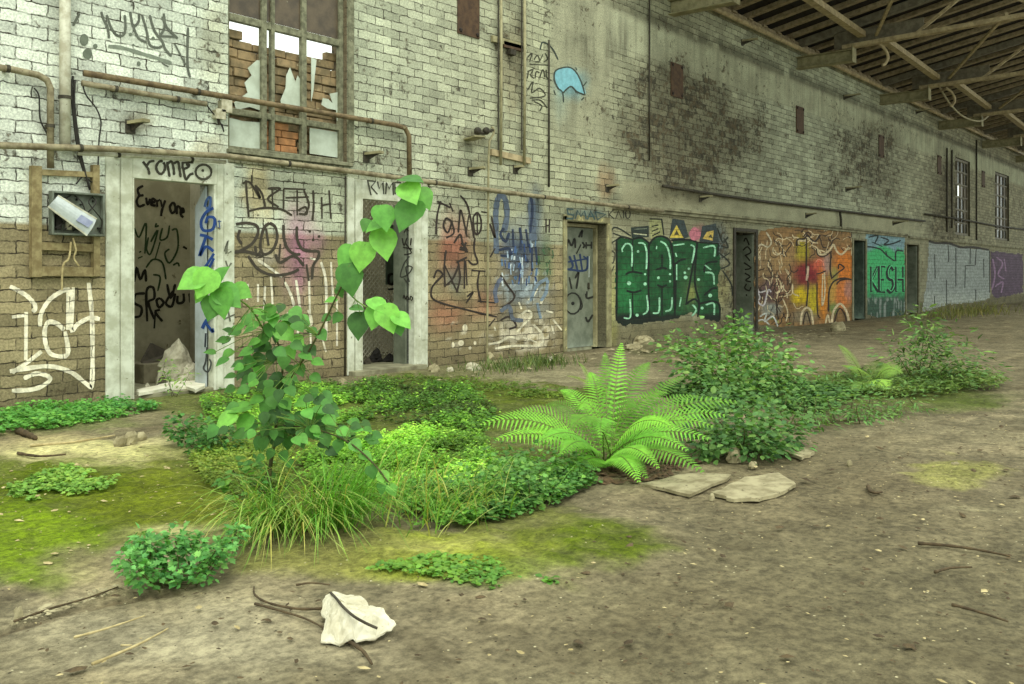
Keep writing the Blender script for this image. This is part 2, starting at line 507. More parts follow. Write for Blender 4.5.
def wall_colours(X, Z):
    px, py = proj_np(X, np.zeros_like(X), Z)
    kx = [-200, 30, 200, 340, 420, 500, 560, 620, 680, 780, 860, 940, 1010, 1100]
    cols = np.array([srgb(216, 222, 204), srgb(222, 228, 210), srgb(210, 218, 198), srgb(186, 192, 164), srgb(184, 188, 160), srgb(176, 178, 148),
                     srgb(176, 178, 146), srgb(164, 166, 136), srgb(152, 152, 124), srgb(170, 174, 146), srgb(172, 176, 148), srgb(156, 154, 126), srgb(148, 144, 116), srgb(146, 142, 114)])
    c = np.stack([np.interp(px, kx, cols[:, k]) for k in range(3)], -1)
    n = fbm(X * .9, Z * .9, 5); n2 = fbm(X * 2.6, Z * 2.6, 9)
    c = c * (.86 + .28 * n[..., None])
    R = np.ones_like(X); G = .16 + .22 * sstep(.45, .75, n2); B = np.zeros_like(X)
    # smooth render: ring beam, vertical strip, ledge band
    plaster = np.array(srgb(172, 174, 144))
    right = sstep(585, 612, px)
    m = right * sstep(4.95, 5.0, Z) * (1 - sstep(5.62, 5.68, Z))
    c = lerp(c, m * .9, plaster); R *= 1 - m * .93; B = np.maximum(B, m * .35)
    m2 = right * sstep(5.55, 5.62, Z) * (1 - sstep(5.74, 5.9, Z)) * sstep(.3, .5, n2 + .1)
    c = lerp(c, m2 * .6, srgb(66, 62, 44))
    m = sstep(548, 556, px) * (1 - sstep(604, 622, px + (n2 - .5) * 30)) * sstep(3.3, 3.8, Z + n2 * .5)
    c = lerp(c, m * .85, srgb(158, 158, 130)); R *= 1 - m * .85; B = np.maximum(B, m * .4)
    m = sstep(615, 625, px) * sstep(2.36, 2.38, Z) * (1 - sstep(2.76, 2.80, Z)) * (1 - sstep(905, 935, px))
    c = lerp(c, m * .85, srgb(158, 156, 126)); R *= 1 - m * .9; G = np.where(m > .5, .12, G)
    m = sstep(688, 700, px) * sstep(4.3, 4.45, Z) * (1 - sstep(4.9, 5.0, Z)) * sstep(.35, .6, n + .1) * (1 - sstep(730, 800, px))
    c = lerp(c, m * .5, plaster)
    # soot and bare brick
    m = blob(px, py, 690, 130, 86, 76, .6, 3, .4)
    c = lerp(c, m * .62, srgb(84, 78, 58)); G = G + m * .34
    m = blob(px, py, 868, 160, 40, 50, .6, 4, .5); c = lerp(c, m * .45, srgb(84, 76, 54)); G = G + m * .3
    m = blob(px, py, 945, 205, 24, 60, .6, 6, .5); c = lerp(c, m * .5, srgb(88, 80, 58)); G = G + m * .25
    m = blob(px, py, 512, 60, 13, 60, .5, 7, .5); c = lerp(c, m * .6, srgb(118, 108, 80)); G = G + m * .16
    m = blob(px, py, 610, 45, 50, 22, .6, 11, .5); B = np.maximum(B, m * .8)
    m = blob(px, py, 730, 270, 24, 60, .5, 12, .5) * (Z < 2.3); c = lerp(c, m * .5, srgb(110, 108, 84)); G = G + m * .2
    for x, y, rx, ry, a, cc in ((606, 182, 10, 20, .6, srgb(142, 106, 70)), (137, 121, 19, 12, .7, srgb(112, 102, 74)), (368, 155, 12, 10, .6, srgb(118, 110, 84)),
                                (474, 139, 17, 10, .65, srgb(104, 98, 72)), (481, 163, 14, 8, .5, srgb(104, 98, 72)), (697, 199, 14, 9, .6, srgb(80, 74, 54)), (258, 192, 18, 36, .55, srgb(200, 172, 104)),
                                (212, 45, 22, 50, .45, srgb(160, 156, 120)), (208, 150, 22, 16, .5, srgb(160, 148, 110)), (290, 190, 60, 22, .28, srgb(120, 108, 74)),
                                (640, 200, 40, 14, .3, srgb(84, 78, 56))):
        m = blob(px, py, x, y, rx, ry, .7, int(x), .4); c = lerp(c, m * a, cc)
    # dado of brown paint below 1.66 m
    d = (Z < 1.66 + .012 * (n2 - .5)) * (px < 568)
    dc = np.array(srgb(158, 146, 110)) * (.82 + .36 * fbm(X * 1.5, Z * 1.5, 22))[..., None]
    c = np.where(d[..., None], lerp(dc, sstep(.55, .8, n2) * .4, srgb(120, 108, 76)), c)
    G = np.where(d, .10 + .12 * n2, G)
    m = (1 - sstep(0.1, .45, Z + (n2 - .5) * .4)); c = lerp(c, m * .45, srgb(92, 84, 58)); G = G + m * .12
    low = sstep(606, 612, px) * (Z < 2.3)
    c = lerp(c, low * .6, srgb(140, 136, 106)); R *= 1 - low * .35
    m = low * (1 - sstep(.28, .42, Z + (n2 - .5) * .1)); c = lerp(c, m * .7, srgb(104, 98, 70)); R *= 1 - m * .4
    # sprayed clouds of colour
    for x, y, rx, ry, a, cc in ((299, 250, 20, 52, .75, srgb(176, 116, 146)), (318, 240, 10, 14, .5, srgb(160, 116, 136)), (265, 258, 14, 8, .6, srgb(196, 188, 170)),
                                (454, 245, 20, 40, .75, srgb(156, 88, 74)), (446, 315, 26, 18, .65, srgb(162, 104, 80)), (487, 305, 18, 18, .55, srgb(160, 100, 78)),
                                (455, 280, 12, 14, .5, srgb(110, 136, 134)), (520, 252, 26, 34, .85, srgb(72, 92, 116)), (535, 215, 9, 34, .8, srgb(84, 102, 118)),
                                (545, 262, 10, 30, .6, srgb(70, 110, 74)), (520, 292, 30, 14, .65, srgb(112, 138, 156)), (542, 310, 14, 16, .5, srgb(110, 124, 128)),
                                (508, 315, 14, 16, .5, srgb(96, 100, 96)), (571, 84, 17, 17, .85, srgb(120, 170, 176)), (560, 100, 10, 26, .3, srgb(130, 164, 156)),
                                (718, 245, 10, 22, .7, srgb(92, 116, 128)), (612, 300, 7, 46, .55, srgb(178, 178, 92)), (722, 290, 10, 24, .4, srgb(168, 160, 92)),
                                (700, 232, 8, 8, .7, srgb(186, 116, 124)), (588, 213, 20, 6, .5, srgb(140, 164, 158))):
        m = blob(px, py, x, y, rx, ry, .9, int(x * 3), .3); c = lerp(c, m * a, cc)
    # torn white paint at the foot
    m = blob(px, py, 522, 332, 40, 20, .6, 41, .5) * sstep(.47, .52, fbm(X * 9, Z * 10, 44, 3)) * (Z < .9); c = lerp(c, m * .9, srgb(206, 198, 170))
    m = blob(px, py, 462, 332, 22, 16, .6, 42, .5) * sstep(.6, .65, fbm(X * 9, Z * 12, 45)) * (Z < .8); c = lerp(c, m * .85, srgb(206, 198, 170))
    m = blob(px, py, 520, 285, 30, 26, .6, 43, .5) * sstep(.6, .68, fbm(X * 9, Z * 12, 46)); c = lerp(c, m * .7, srgb(180, 194, 196))
    return np.clip(c, 0, 1), np.clip(np.stack([R, G, B], -1), 0, 1)


def grid_lines(a, b, edges, step_fn):
    xs = [a]
    while xs[-1] < b:
        xs.append(xs[-1] + step_fn(xs[-1]))
    xs[-1] = b
    xs = [x for x in xs if all(abs(x - e) > .012 for e in edges)] + list(edges)
    return np.array(sorted(xs))


def make_wall():
    X0, X1 = 0.6, 58.0
    xs = grid_lines(X0, X1, [e for o in OPEN for e in o[1:3]], lambda x: .035 if x < 8 else (.05 if x < 26 else .1))
    zs = grid_lines(-.05, WALL_TOP, [0.0, 2.02, 2.06, 2.08, 2.13, 2.15, 2.5, 2.55, 5.2], lambda z: .035 if z < 2.4 else .06)
    gx, gz = np.meshgrid(xs, zs, indexing='ij')
    nx, nz = len(xs), len(zs)
    cx, cz = (xs[:-1] + xs[1:]) / 2, (zs[:-1] + zs[1:]) / 2
    keep = np.ones((nx - 1, nz - 1), bool)
    for o in OPEN:
        keep[np.ix_((cx > o[1]) & (cx < o[2]), (cz > o[3] - (.1 if o[3] == 0 else 0)) & (cz < o[4]))] = False
    idx = np.arange(nx * nz).reshape(nx, nz)
    q = np.stack([idx[:-1, :-1], idx[1:, :-1], idx[1:, 1:], idx[:-1, 1:]], -1)[keep]
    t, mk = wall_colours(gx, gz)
    V = np.stack([gx, np.zeros_like(gx), gz], -1).reshape(-1, 3)
    T = t.reshape(-1, 3); M = mk.reshape(-1, 3)
    V2, F2, T2 = [], [], []
    def quad(pts, col):
        n = len(V2); V2.extend(pts); T2.extend([col] * 4); F2.append((n, n + 1, n + 2, n + 3))
    for o in OPEN:
        _, a, b, z0, z1, col = o
        quad([(a, 0, z0), (a, WT, z0), (a, WT, z1), (a, 0, z1)], col)
        quad([(b, WT, z0), (b, 0, z0), (b, 0, z1), (b, WT, z1)], col)
        quad([(a, 0, z1), (a, WT, z1), (b, WT, z1), (b, 0, z1)], col)
        if z0 > 0: quad([(a, WT, z0), (a, 0, z0), (b, 0, z0), (b, WT, z0)], col)
    # back face (coarse) and top and ends
    bx = sorted([X0, X1] + [e for o in OPEN for e in o[1:3]]); bz = sorted(set([-.05, WALL_TOP] + [e for o in OPEN for e in o[3:5]]))
    g = srgb(140, 136, 112)
    for i in range(len(bx) - 1):
        for j in range(len(bz) - 1):
            mx, mz = (bx[i] + bx[i + 1]) / 2, (bz[j] + bz[j + 1]) / 2
            if any(o[1] < mx < o[2] and o[3] - .1 < mz < o[4] for o in OPEN): continue
            quad([(bx[i + 1], WT, bz[j]), (bx[i], WT, bz[j]), (bx[i], WT, bz[j + 1]), (bx[i + 1], WT, bz[j + 1])], g)
    quad([(X0, 0, WALL_TOP), (X1, 0, WALL_TOP), (X1, WT, WALL_TOP), (X0, WT, WALL_TOP)], g)
    quad([(X0, WT, -.05), (X0, 0, -.05), (X0, 0, WALL_TOP), (X0, WT, WALL_TOP)], g)
    quad([(X1, 0, -.05), (X1, WT, -.05), (X1, WT, WALL_TOP), (X1, 0, WALL_TOP)], g)
    n0 = len(V)
    faces = np.concatenate([q, np.array(F2) + n0])
    V = np.concatenate([V, np.array(V2)]); T = np.concatenate([T, np.array(T2)]); M = np.concatenate([M, np.tile([[.45, .25, .0]], (len(V2), 1))])
    used = np.unique(faces); remap = -np.ones(len(V), int); remap[used] = np.arange(len(used))
    V, T, M, faces = V[used], T[used], M[used], remap[faces]
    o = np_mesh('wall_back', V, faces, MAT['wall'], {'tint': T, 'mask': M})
    return tag(o, 'long graffitied brick wall, white paint above a brown dado', None, None, 'structure')


def np_mesh(name, V, faces, mat, attrs=None, smooth=False):
    me = bpy.data.meshes.new(name)
    me.vertices.add(len(V)); me.vertices.foreach_set('co', np.asarray(V, np.float32).ravel())
    k = faces.shape[1]
    me.loops.add(len(faces) * k); me.loops.foreach_set('vertex_index', np.asarray(faces, np.int32).ravel())
    me.polygons.add(len(faces)); me.polygons.foreach_set('loop_start', np.arange(0, len(faces) * k, k, dtype=np.int32))
    me.update(calc_edges=True)
    for nm, a in (attrs or {}).items():
        at = me.color_attributes.new(nm, 'FLOAT_COLOR', 'POINT')
        arr = np.ones((len(V), 4), np.float32); arr[:, :3] = a
        at.data.foreach_set('color', arr.ravel())
    if smooth: me.polygons.foreach_set('use_smooth', [True] * len(faces))
    me.materials.append(mat); me.validate()
    o = bpy.data.objects.new(name, me); C.objects.link(o)
    return o


WALL = make_wall()


def struct(name, mb, mat, label=None, parent=None, smooth=False, col=False):
    o = mb.build(name, mat, parent, smooth, col)
    return tag(o, label, None, None, None if parent else 'structure')


# ---------------------------------------------------------------- the rooms behind the doors
RB = 2.2                                               # depth of the rooms
PX = [WX(60), 6.6, WX(488), WX(640), WX(800), WX(880), WX(945)]      # partitions
b = MB(); b.box(PX[0], PX[1], RB, RB + .15, 0, 2.75); struct('wall_store', b, MAT['inner'], 'stained plaster back wall of the littered room')
b = MB(); b.box(PX[1], 58, RB, RB + .15, 0, 2.45); struct('wall_inner', b, MAT['inner'], 'dim plaster back wall of the dark rooms')
for i, x in enumerate(PX):
    b = MB(); b.box(x - .07, x + .07, WT, RB, 0, 2.45); struct('wall_partition', b, MAT['inner'], 'plaster partition between two back rooms')
b = MB(); b.box(PX[2], 58, WT, RB + .15, 2.451, 2.55); struct('ceiling_inner', b, MAT['concrete'], 'concrete slab over the dark back rooms')
b = MB(); b.box(.6, 58, WT, RB + .15, -.06, 0.012); struct('floor_inner', b, MAT['concrete'], 'dusty concrete floor of the back rooms')

# ---------------------------------------------------------------- doors
def door_root(n, o, label):
    r = thing('door_%d' % n, None, None, ((o[1] + o[2]) / 2, 0, 0)); r['kind'] = 'structure'; r['label'] = label
    return r

d1 = door_root(1, OPN['d1'], 'open white-framed doorway nearest the left edge, ROMEO sprayed on its lintel')
a, b_ = OPN['d1'][1:3]
b = MB()
b.box(a - .005, a + .015, -.03, .08, 0, 2.15); b.box(WX(119.5), a - .006, -.035, .0, 0, 2.34)
b.box(b_ - .03, b_ + .005, -.03, .08, 0, 2.15); b.box(b_ + .006, WX(222), -.035, .0, 0, 2.34)
b.box(a - .006, b_ + .006, -.034, .06, 2.12, 2.34)
b.build('frame', MAT['white_frame'], d1)
b = MB(); b.box(WX(105), WX(119), -.02, .0, 0, 2.36); b.box(WX(222.8), WX(233.5), -.02, .0, 0, 2.36); b.build('surround', MAT['white_frame'], d1)
b = MB(); b.prism([(b_ - .035, .09, .01), (b_ - .035, .285, .01), (b_ - .035, .285, 1.90), (b_ - .035, .09, 2.11)], (-.02, 0, 0))
LIN = b.build('lining_board', MAT['pale_leaf_door'], d1); LIN['label'] = 'pale board with blue graffiti lining the doorway'
b = MB(); b.box(a - .02, b_ + .02, -.02, WT, -.02, .03); b.build('threshold', MAT['concrete'], d1)

d2 = door_root(2, OPN['d2'], 'white-framed doorway with chain-link mesh inside, behind the big sapling leaves')
a, b_ = OPN['d2'][1:3]
b = MB()
b.box(a - .005, a + .015, -.03, .08, 0, 2.13); b.box(WX(354), a - .006, -.035, 0, 0, 2.33)
b.box(b_ - .02, b_ + .005, -.03, .08, 0, 2.13); b.box(b_ + .006, WX(420), -.035, 0, 0, 2.33)
b.box(a - .006, b_ + .006, -.034, .06, 2.10, 2.33)
b.build('frame', MAT['white_frame'], d2)
b = MB(); b.box(WX(346.5), WX(353.5), -.02, 0, 0, 2.34); b.box(WX(420.6), WX(427), -.02, 0, .35, 2.34); b.box(WX(420.6), WX(427), -.015, 0, 0, .349)
b.build('surround', MAT['white_frame'], d2)
b = MB(); b.box(b_ - .05, b_ - .025, .10, .33, .01, 2.09); LIN2 = b.build('lining_board', MAT['grey_door'], d2)
b = MB(); b.box(a - .2, b_ + .1, -.14, WT, -.02, .05); b.build('threshold', MAT['concrete'], d2)

d3 = door_root(3, OPN['d3'], 'closed grey-green steel door with tags, left of the green HAZE mural')
a, b_ = OPN['d3'][1:3]
b = MB(); b.box(a + .05, b_ - .05, .22, .26, .02, 1.95)
LEAF3 = b.build('door_leaf', MAT['grey_door'], d3)
b = MB(); b.box(b_ - .22, b_ - .19, .185, .218, .95, 1.06); b.build('handle', MAT['dark_iron'], LEAF3)
b = MB(); b.box(a, a + .05, .16, .27, 0, 2.01); b.box(b_ - .05, b_ - .001, .16, .27, 0, 2.01); b.box(a + .05, b_ - .05, .16, .27, 1.955, 2.01)
b.build('frame', MAT['steel'], d3)
b = MB(); b.box(a - .09, a - .001, -.03, 0, 0, 2.1); b.box(a - .09, b_ + .09, -.03, 0, 2.03, 2.12); b.box(b_ + .001, b_ + .13, -.03, 0, 0, 2.029)
b.build('surround', simple('ochre_stained_frame', srgb(150, 146, 108), srgb(110, 104, 74), .8, 6, .4, spots=(srgb(186, 178, 120), 7, .6)), d3)
for n, key, lab in ((4, 'd4', 'narrow dark doorway between the green and orange murals'), (5, 'd5', 'dark doorway at the right end of the orange mural'), (6, 'd6', 'narrow doorway between the bright green and silver murals')):
    r = door_root(n, OPN[key], lab); a, b_ = OPN[key][1:3]
    b = MB(); b.box(a - .1, a - .001, -.03, 0, 0, 2.14); b.box(b_ + .001, b_ + .1, -.03, 0, 0, 2.14); b.box(a - .0009, b_ + .0009, -.03, 0, OPN[key][4] + .01, 2.14)
    b.build('frame', MAT['concrete'] if n > 4 else MAT['dark_iron'], r)
    b = MB(); b.box(b_ - .06, b_ - .02, .02, .46, .02, OPN[key][4] - .03)
    LF = b.build('door_leaf', MAT['grey_door'] if n != 5 else MAT['dark_door'], r)
    if n == 4: LEAF4 = LF

# ---------------------------------------------------------------- chain link in the second doorway
a, b_ = OPN['d2'][1:3]
b = MB(); y = 1.25; x0, x1, z0, z1 = a - .35, 9.55, .05, 2.3; pitch = .075
for s in (1, -1):
    k = x0 - (z1 - z0)
    while k < x1 + (z1 - z0):
        pts = []
        zz = [z0, z1]
        for z in zz: pts.append((k + s * (z - (z0 + z1) / 2), y + s * .003, z))
        p, q = Vector(pts[0]), Vector(pts[1])
        # clip in x
        def clip(p, q):
            d = q - p; t0, t1 = 0, 1
            for lo, hi in ((x0, x1),):
                if abs(d.x) < 1e-9: continue
                ta, tb = sorted(((lo - p.x) / d.x, (hi - p.x) / d.x)); t0, t1 = max(t0, ta), min(t1, tb)
            return (p + d * t0, p + d * t1) if t1 > t0 + .01 else None
        r = clip(p, q)
        if r: b.tube(r, .007, 4, False)
        k += pitch
link = thing('chain_link_fence', 'chain-link mesh closing the passage inside the second white doorway', 'fence', ((x0 + x1) / 2, y, .02))
b.build('mesh_panel', simple('galvanised_wire', srgb(206, 202, 180), srgb(170, 166, 146), .5, 20, .1), link)
b = MB(); b.tube([(x0, y, .013), (x0, y, 2.35)], .025); b.tube([(x1, y, .013), (x1, y, 2.35)], .025); b.tube([(x0, y, 2.33), (x1, y, 2.33)], .02); b.build('post', MAT['dark_iron'], link)
b = MB(); p0 = wall(386, 272, 1.2); p1 = wall(397.5, 322, 1.2)
b.box(p0.x, p1.x + .25, 1.19, 1.215, WZ(386, 0) * 0 + 1.05, 1.9); o = b.build('metal_panel', MAT['dark_door'], None)
tag(o, 'dark sheet metal panel with a black scrawl hung on the chain-link mesh', 'panel')
PANEL = o

# ---------------------------------------------------------------- window 1
def window(n, key, label, cols, trans, near):
    _, a, b_, z0, z1, _c = OPN[key]
    r = thing('window_%d' % n, label, None, ((a + b_) / 2, .1, z0)); r['kind'] = 'structure'
    b = MB(); w = .06 if near else .09
    y0, y1 = .06, .13
    b.box(a, a + w, y0, y1, z0, z1); b.box(b_ - w, b_, y0, y1, z0, z1)
    b.box(a + w, b_ - w, y0, y1, z0, z0 + w); b.box(a + w, b_ - w, y0, y1, z1 - w, z1)
    for x, ww in cols: b.box(x - ww / 2, x + ww / 2, y0 + .002, y1 - .002, z0 + w, z1 - w)
    for z, ww in trans:
        xs_ = [a + w] + [e for x, q in cols for e in (x - q / 2, x + q / 2)] + [b_ - w]
        for i in range(0, len(xs_), 2): b.box(xs_[i], xs_[i + 1], y0 + .004, y1 - .004, z - ww / 2, z + ww / 2)
    b.build('frame', MAT['frame_wood'] if near else MAT['steel_dark'], r)
    return r

a, b_ = OPN['w1'][1:3]
w1 = window(1, 'w1', 'tall broken window, half bricked up, white sky behind its top panes', [(WX(268), .07), (WX(277), .045), (WX(308), .07)], [(2.93, .07), (3.93, .08), (4.62, .05)], True)
b = MB(); b.box(a - .02, b_ + .06, -.05, .055, 2.47, 2.515)
for k in range(22): xa = a + (b_ - a) * k / 22; b.box(xa, xa + (b_ - a) / 22 - .008, -.022, 0, 2.37, 2.469)
b.build('sill', MAT['frame_wood'], w1)
b = MB(); b.box(b_ + .001, b_ + .09, -.03, .0, 2.52, 5.2); b.build('casing', MAT['frame_wood'], w1)

def pane(pts, mat, y=.1, label=None):
    b = MB(); b.prism([wall(px, py, y) for px, py in pts], (0, .006, 0)); o = b.build('pane', mat, w1)
    return o
c4 = lambda x, y: (210 + x / 4.559, 18 + y / 4.559)
P4 = lambda L: [c4(*p) for p in L]
pane(P4([(80, 452), (150, 470), (258, 478), (252, 598), (80, 585)]), MAT['glass_paint'])
pane(P4([(455, 500), (606, 524), (606, 640), (455, 618)]), MAT['glass_paint'])
pane(P4([(258, 200), (215, 192), (172, 228), (190, 262), (158, 295), (172, 340), (110, 385), (120, 420), (180, 405), (258, 430)]), MAT['glass_paint'])
pane(P4([(365, 225), (348, 262), (345, 320), (322, 375), (326, 412), (380, 400), (405, 425), (440, 432), (424, 300), (400, 262), (390, 292)]), MAT['glass_paint'])
pane(P4([(606, 335), (545, 345), (560, 390), (540, 370), (515, 365), (508, 395), (535, 412), (575, 420), (580, 470), (606, 470)]), MAT['glass_paint'])
pane(P4([(462, 180), (486, 190), (478, 265), (472, 330), (462, 380)]), MAT['glass_paint'])
za = wall(228, 0).z
for k, (x0, x1) in enumerate(((a + .06, WX(266)), (WX(270.5), WX(305.5)), (WX(311), b_ - .06))):
    b = MB(); b.box(x0, x1, .094, .1, 3.98, 4.59); b.build('pane', MAT['glass_dirty'], w1)
    b = MB(); b.box(x0, x1, .094, .1, 4.65, 5.13); b.build('pane', MAT['glass_dirty'] if k else MAT['glass_paint'], w1)

# rough brick infill behind the frame
def infill(x0, x1, z0, ztop, seed, mat, name='brick_infill', parent=None):
    rnd = random.Random(seed); b = MB(); z = z0; row = 0
    while z < ztop:
        x = x0 - rnd.uniform(0, .2)
        while x < x1:
            w = rnd.uniform(.2, .28); xa, xb = max(x, x0), min(x + w - .012, x1)
            top = ztop + .03 * math.sin(x * 9) + .02
            if xb - xa > .03 and z + .05 < top:
                j = rnd.uniform(-.02, .02)
                b.box(xa, xb, .17 + j, .27, z + rnd.uniform(0, .012), z + .096 + rnd.uniform(-.012, .004))
            x += w
        z += .102; row += 1
    b.box(x0, x1, .2, .26, z0, ztop - .12)
    return b.build(name, mat, parent)
infill(a + .002, b_ - .002, 2.51, 3.74, 3, MAT['brick_infill'], parent=w1)['label'] = 'rough bare bricks filling the lower window'
b = MB(); rnd = random.Random(5)
for r_ in range(4):
    x = WX(272) - .05 * (r_ % 2)
    while x < WX(304) - .1:
        w = rnd.uniform(.16, .24); b.box(x, min(x + w, WX(306)), .132, .168, 2.57 + r_ * .082, 2.645 + r_ * .082); x += w + .012
b.build('loose_bricks', MAT['brick_orange'], w1)['label'] = 'orange bricks showing through the empty bottom pane'

for n, key, lab in ((2, 'w2', 'tall narrow broken window far along the wall'), (3, 'w3', 'last tall broken window at the far right edge'), (4, 'w4', 'tall broken window beyond the right edge')):
    _, a, b_, z0, z1, _c = OPN[key]
    W = b_ - a
    wn = window(n, key, lab, [(a + W * k / 4, .07) for k in (1, 2, 3)], [(z0 + (z1 - z0) * k / 6, .06) for k in (1, 2, 3, 4, 5)], False)
    rnd = random.Random(n)
    gaps = {2: ((1, 3), (0, 4)), 3: ((0, 3), (0, 4)), 4: ((1, 3),)}[n]
    for i in range(4):
        for j in range(6):
            if (i, j) in gaps: continue
            x0, x1 = a + W * i / 4 + .02, a + W * (i + 1) / 4 - .02
            c0, c1 = z0 + (z1 - z0) * j / 6 + .015, z0 + (z1 - z0) * (j + 1) / 6 - .0
            b = MB(); b.prism([(x0, .1, c0), (x1, .1, c0), (x1, .1, c1 - rnd.uniform(0, .1)), (x0 + .1, .1, c1), (x0, .1, c1 - rnd.uniform(0, .15))], (0, .006, 0))
            b.build('pane', MAT['glass_dark'] if rnd.random() < .75 else MAT['glass_dirty'], wn)
# ================================================================= PAINT ON THE WALL
FONT = {
 'A': [[(0, 0), (.5, 1), (1, 0)], [(.2, .4), (.8, .4)]], 'B': [[(0, 0), (0, 1), (.7, 1), (.85, .78), (.7, .55), (0, .5)], [(.7, .52), (1, .3), (.75, 0), (0, 0)]],
 'D': [[(0, 0), (0, 1), (.6, .95), (1, .5), (.6, .05), (0, 0)]], 'E': [[(.9, 1), (0, 1), (0, 0), (.9, 0)], [(0, .5), (.7, .5)]], 'F': [[(.9, 1), (0, 1), (0, 0)], [(0, .5), (.7, .5)]],
 'H': [[(0, 0), (0, 1)], [(1, 0), (1, 1)], [(0, .5), (1, .5)]], 'I': [[(.5, 0), (.5, 1)]], 'K': [[(0, 0), (0, 1)], [(.9, 1), (0, .45), (1, 0)]], 'L': [[(0, 1), (0, 0), (.9, 0)]],
 'M': [[(0, 0), (.1, 1), (.5, .3), (.9, 1), (1, 0)]], 'N': [[(0, 0), (.05, 1), (.95, 0), (1, 1)]], 'O': [[(.5, 1), (.05, .7), (.05, .3), (.5, 0), (.95, .3), (.95, .7), (.5, 1)]],
 'P': [[(0, 0), (0, 1), (.8, .95), (.85, .6), (0, .5)]], 'R': [[(0, 0), (0, 1), (.8, .95), (.85, .6), (0, .5), (1, 0)]], 'S': [[(.95, .85), (.5, 1), (.1, .8), (.2, .55), (.8, .45), (.9, .2), (.5, 0), (.05, .12)]],
 'T': [[(0, 1), (1, 1)], [(.5, 1), (.5, 0)]], 'U': [[(0, 1), (.05, .2), (.5, 0), (.95, .2), (1, 1)]], 'V': [[(0, 1), (.5, 0), (1, 1)]], 'Z': [[(0, 1), (1, 1), (0, 0), (1, 0)]], 'Y': [[(0, 1), (.5, .5), (1, 1)], [(.5, .5), (.5, 0)]],
 'v': [[(0, .6), (.5, 0), (1, .6)]], 'e': [[(.05, .32), (.9, .36), (.8, .58), (.4, .62), (.05, .3), (.4, 0), (.9, .1)]], 'r': [[(.1, 0), (.1, .6)], [(.1, .4), (.5, .62), (.9, .55)]],
 'y': [[(0, .6), (.5, .05)], [(1, .6), (.2, -.4)]], 'n': [[(.05, 0), (.05, .6)], [(.05, .4), (.5, .62), (.9, .5), (.9, 0)]], '-': [[(0, .5), (1, .5)]],
}
BLACK, WHT = srgb(30, 28, 24), srgb(216, 210, 188)


class Paint(MB):
    """strokes and fills given in photo pixels, laid on a plane y = const (or x = const) of the place"""
    def __init__(self, y=0.0, off=-.003):
        super().__init__(); self.y, self.off, self.k = y, off, 0

    def P(self, px, py, k):
        return wall(px, py, self.y + self.off - .0012 * k)

    def stroke(self, pts, w, col, smooth=True, taper=.75):
        self.k += .02
        if smooth and len(pts) > 2:
            pts = [(p.x, p.y) for p in smooth_pts([(a, b, 0) for a, b in pts], 5)]
        n = len(pts); L, R_ = [], []
        for i, (x, y) in enumerate(pts):
            ax, ay = pts[max(i - 1, 0)]; bx, by = pts[min(i + 1, n - 1)]
            dx, dy = bx - ax, by - ay; l = math.hypot(dx, dy) or 1
            nx, ny = -dy / l, dx / l
            ww = w / 2 * (taper if i in (0, n - 1) else 1) * (1 + .12 * math.sin(i * 1.7 + x))
            L.append((x + nx * ww, y + ny * ww)); R_.append((x - nx * ww, y - ny * ww))
        vs = [self.P(*p, 1 + self.k) for p in L] + [self.P(*p, 1 + self.k) for p in R_]
        self.add(vs, [(i, i + 1, n + i + 1, n + i) for i in range(n - 1)], col)

    def fill(self, pts, col, smooth=False):
        self.k += .02
        if smooth: pts = [(p.x, p.y) for p in smooth_pts([(a, b, 0) for a, b in pts + pts[:1]], 4)][:-1]
        vs = [self.P(*p, .6 + self.k) for p in pts]
        tri = tessellate_polygon([[Vector((a, b, 0)) for a, b in pts]])
        self.add(vs, [tuple(t) for t in tri], col)

    def dot(self, x, y, r, col, ry=None):
        n = 9
        self.fill([(x + r * math.cos(2 * math.pi * k / n), y + (ry or r) * math.sin(2 * math.pi * k / n)) for k in range(n)], col)

    def ell(self, x, y, rx, ry, w, col, a0=0, a1=6.4):
        n = 14
        self.stroke([(x + rx * math.cos(a0 + (a1 - a0) * k / n), y + ry * math.sin(a0 + (a1 - a0) * k / n)) for k in range(n + 1)], w, col, False)

    def text(self, s, x, y, cw, ch, w, col, slope=0.0, gap=.35, lean=0.0, jit=.06, seed=1):
        rnd = random.Random(seed)
        for c in s:
            if c != ' ':
                j = rnd.uniform(-jit, jit) * ch
                for line in FONT[c]:
                    self.stroke([(x + a * cw + b * ch * lean, y - b * ch + j + slope * a * cw) for a, b in line], w, col, len(line) > 3)
            x += cw * (1 + gap); y += slope * cw * (1 + gap)

    def patch(self, inside, colour, x0, x1, y0, y1, nx, ny):
        """painted field: small cells kept where inside(px,py) > 0, coloured by colour(px,py)"""
        gx, gy = np.meshgrid(np.linspace(x0, x1, nx + 1), np.linspace(y0, y1, ny + 1), indexing='ij')
        ok = inside((gx[:-1, :-1] + gx[1:, 1:]) / 2, (gy[:-1, :-1] + gy[1:, 1:]) / 2) > 0
        col = np.clip(colour(gx, gy), 0, 1); idx = {}
        n = len(self.v)
        for i, j in zip(*np.nonzero(ok)):
            for a, b in ((i, j), (i + 1, j), (i + 1, j + 1), (i, j + 1)):
                if (a, b) not in idx:
                    idx[(a, b)] = len(self.v); self.v.append(tuple(self.P(gx[a, b], gy[a, b], 0))); self.c.append(tuple(col[a, b]))
            self.f.append((idx[(i, j)], idx[(i + 1, j)], idx[(i + 1, j + 1)], idx[(i, j + 1)]))

    def done(self, name, label, parent, mat='paint'):
        o = self.build(name, MAT[mat], parent, col=True, fix=False); o['label'] = label; return o


def crop(ox, oy, s):
    return lambda L: [(ox + a / s, oy + b / s) for a, b in L]


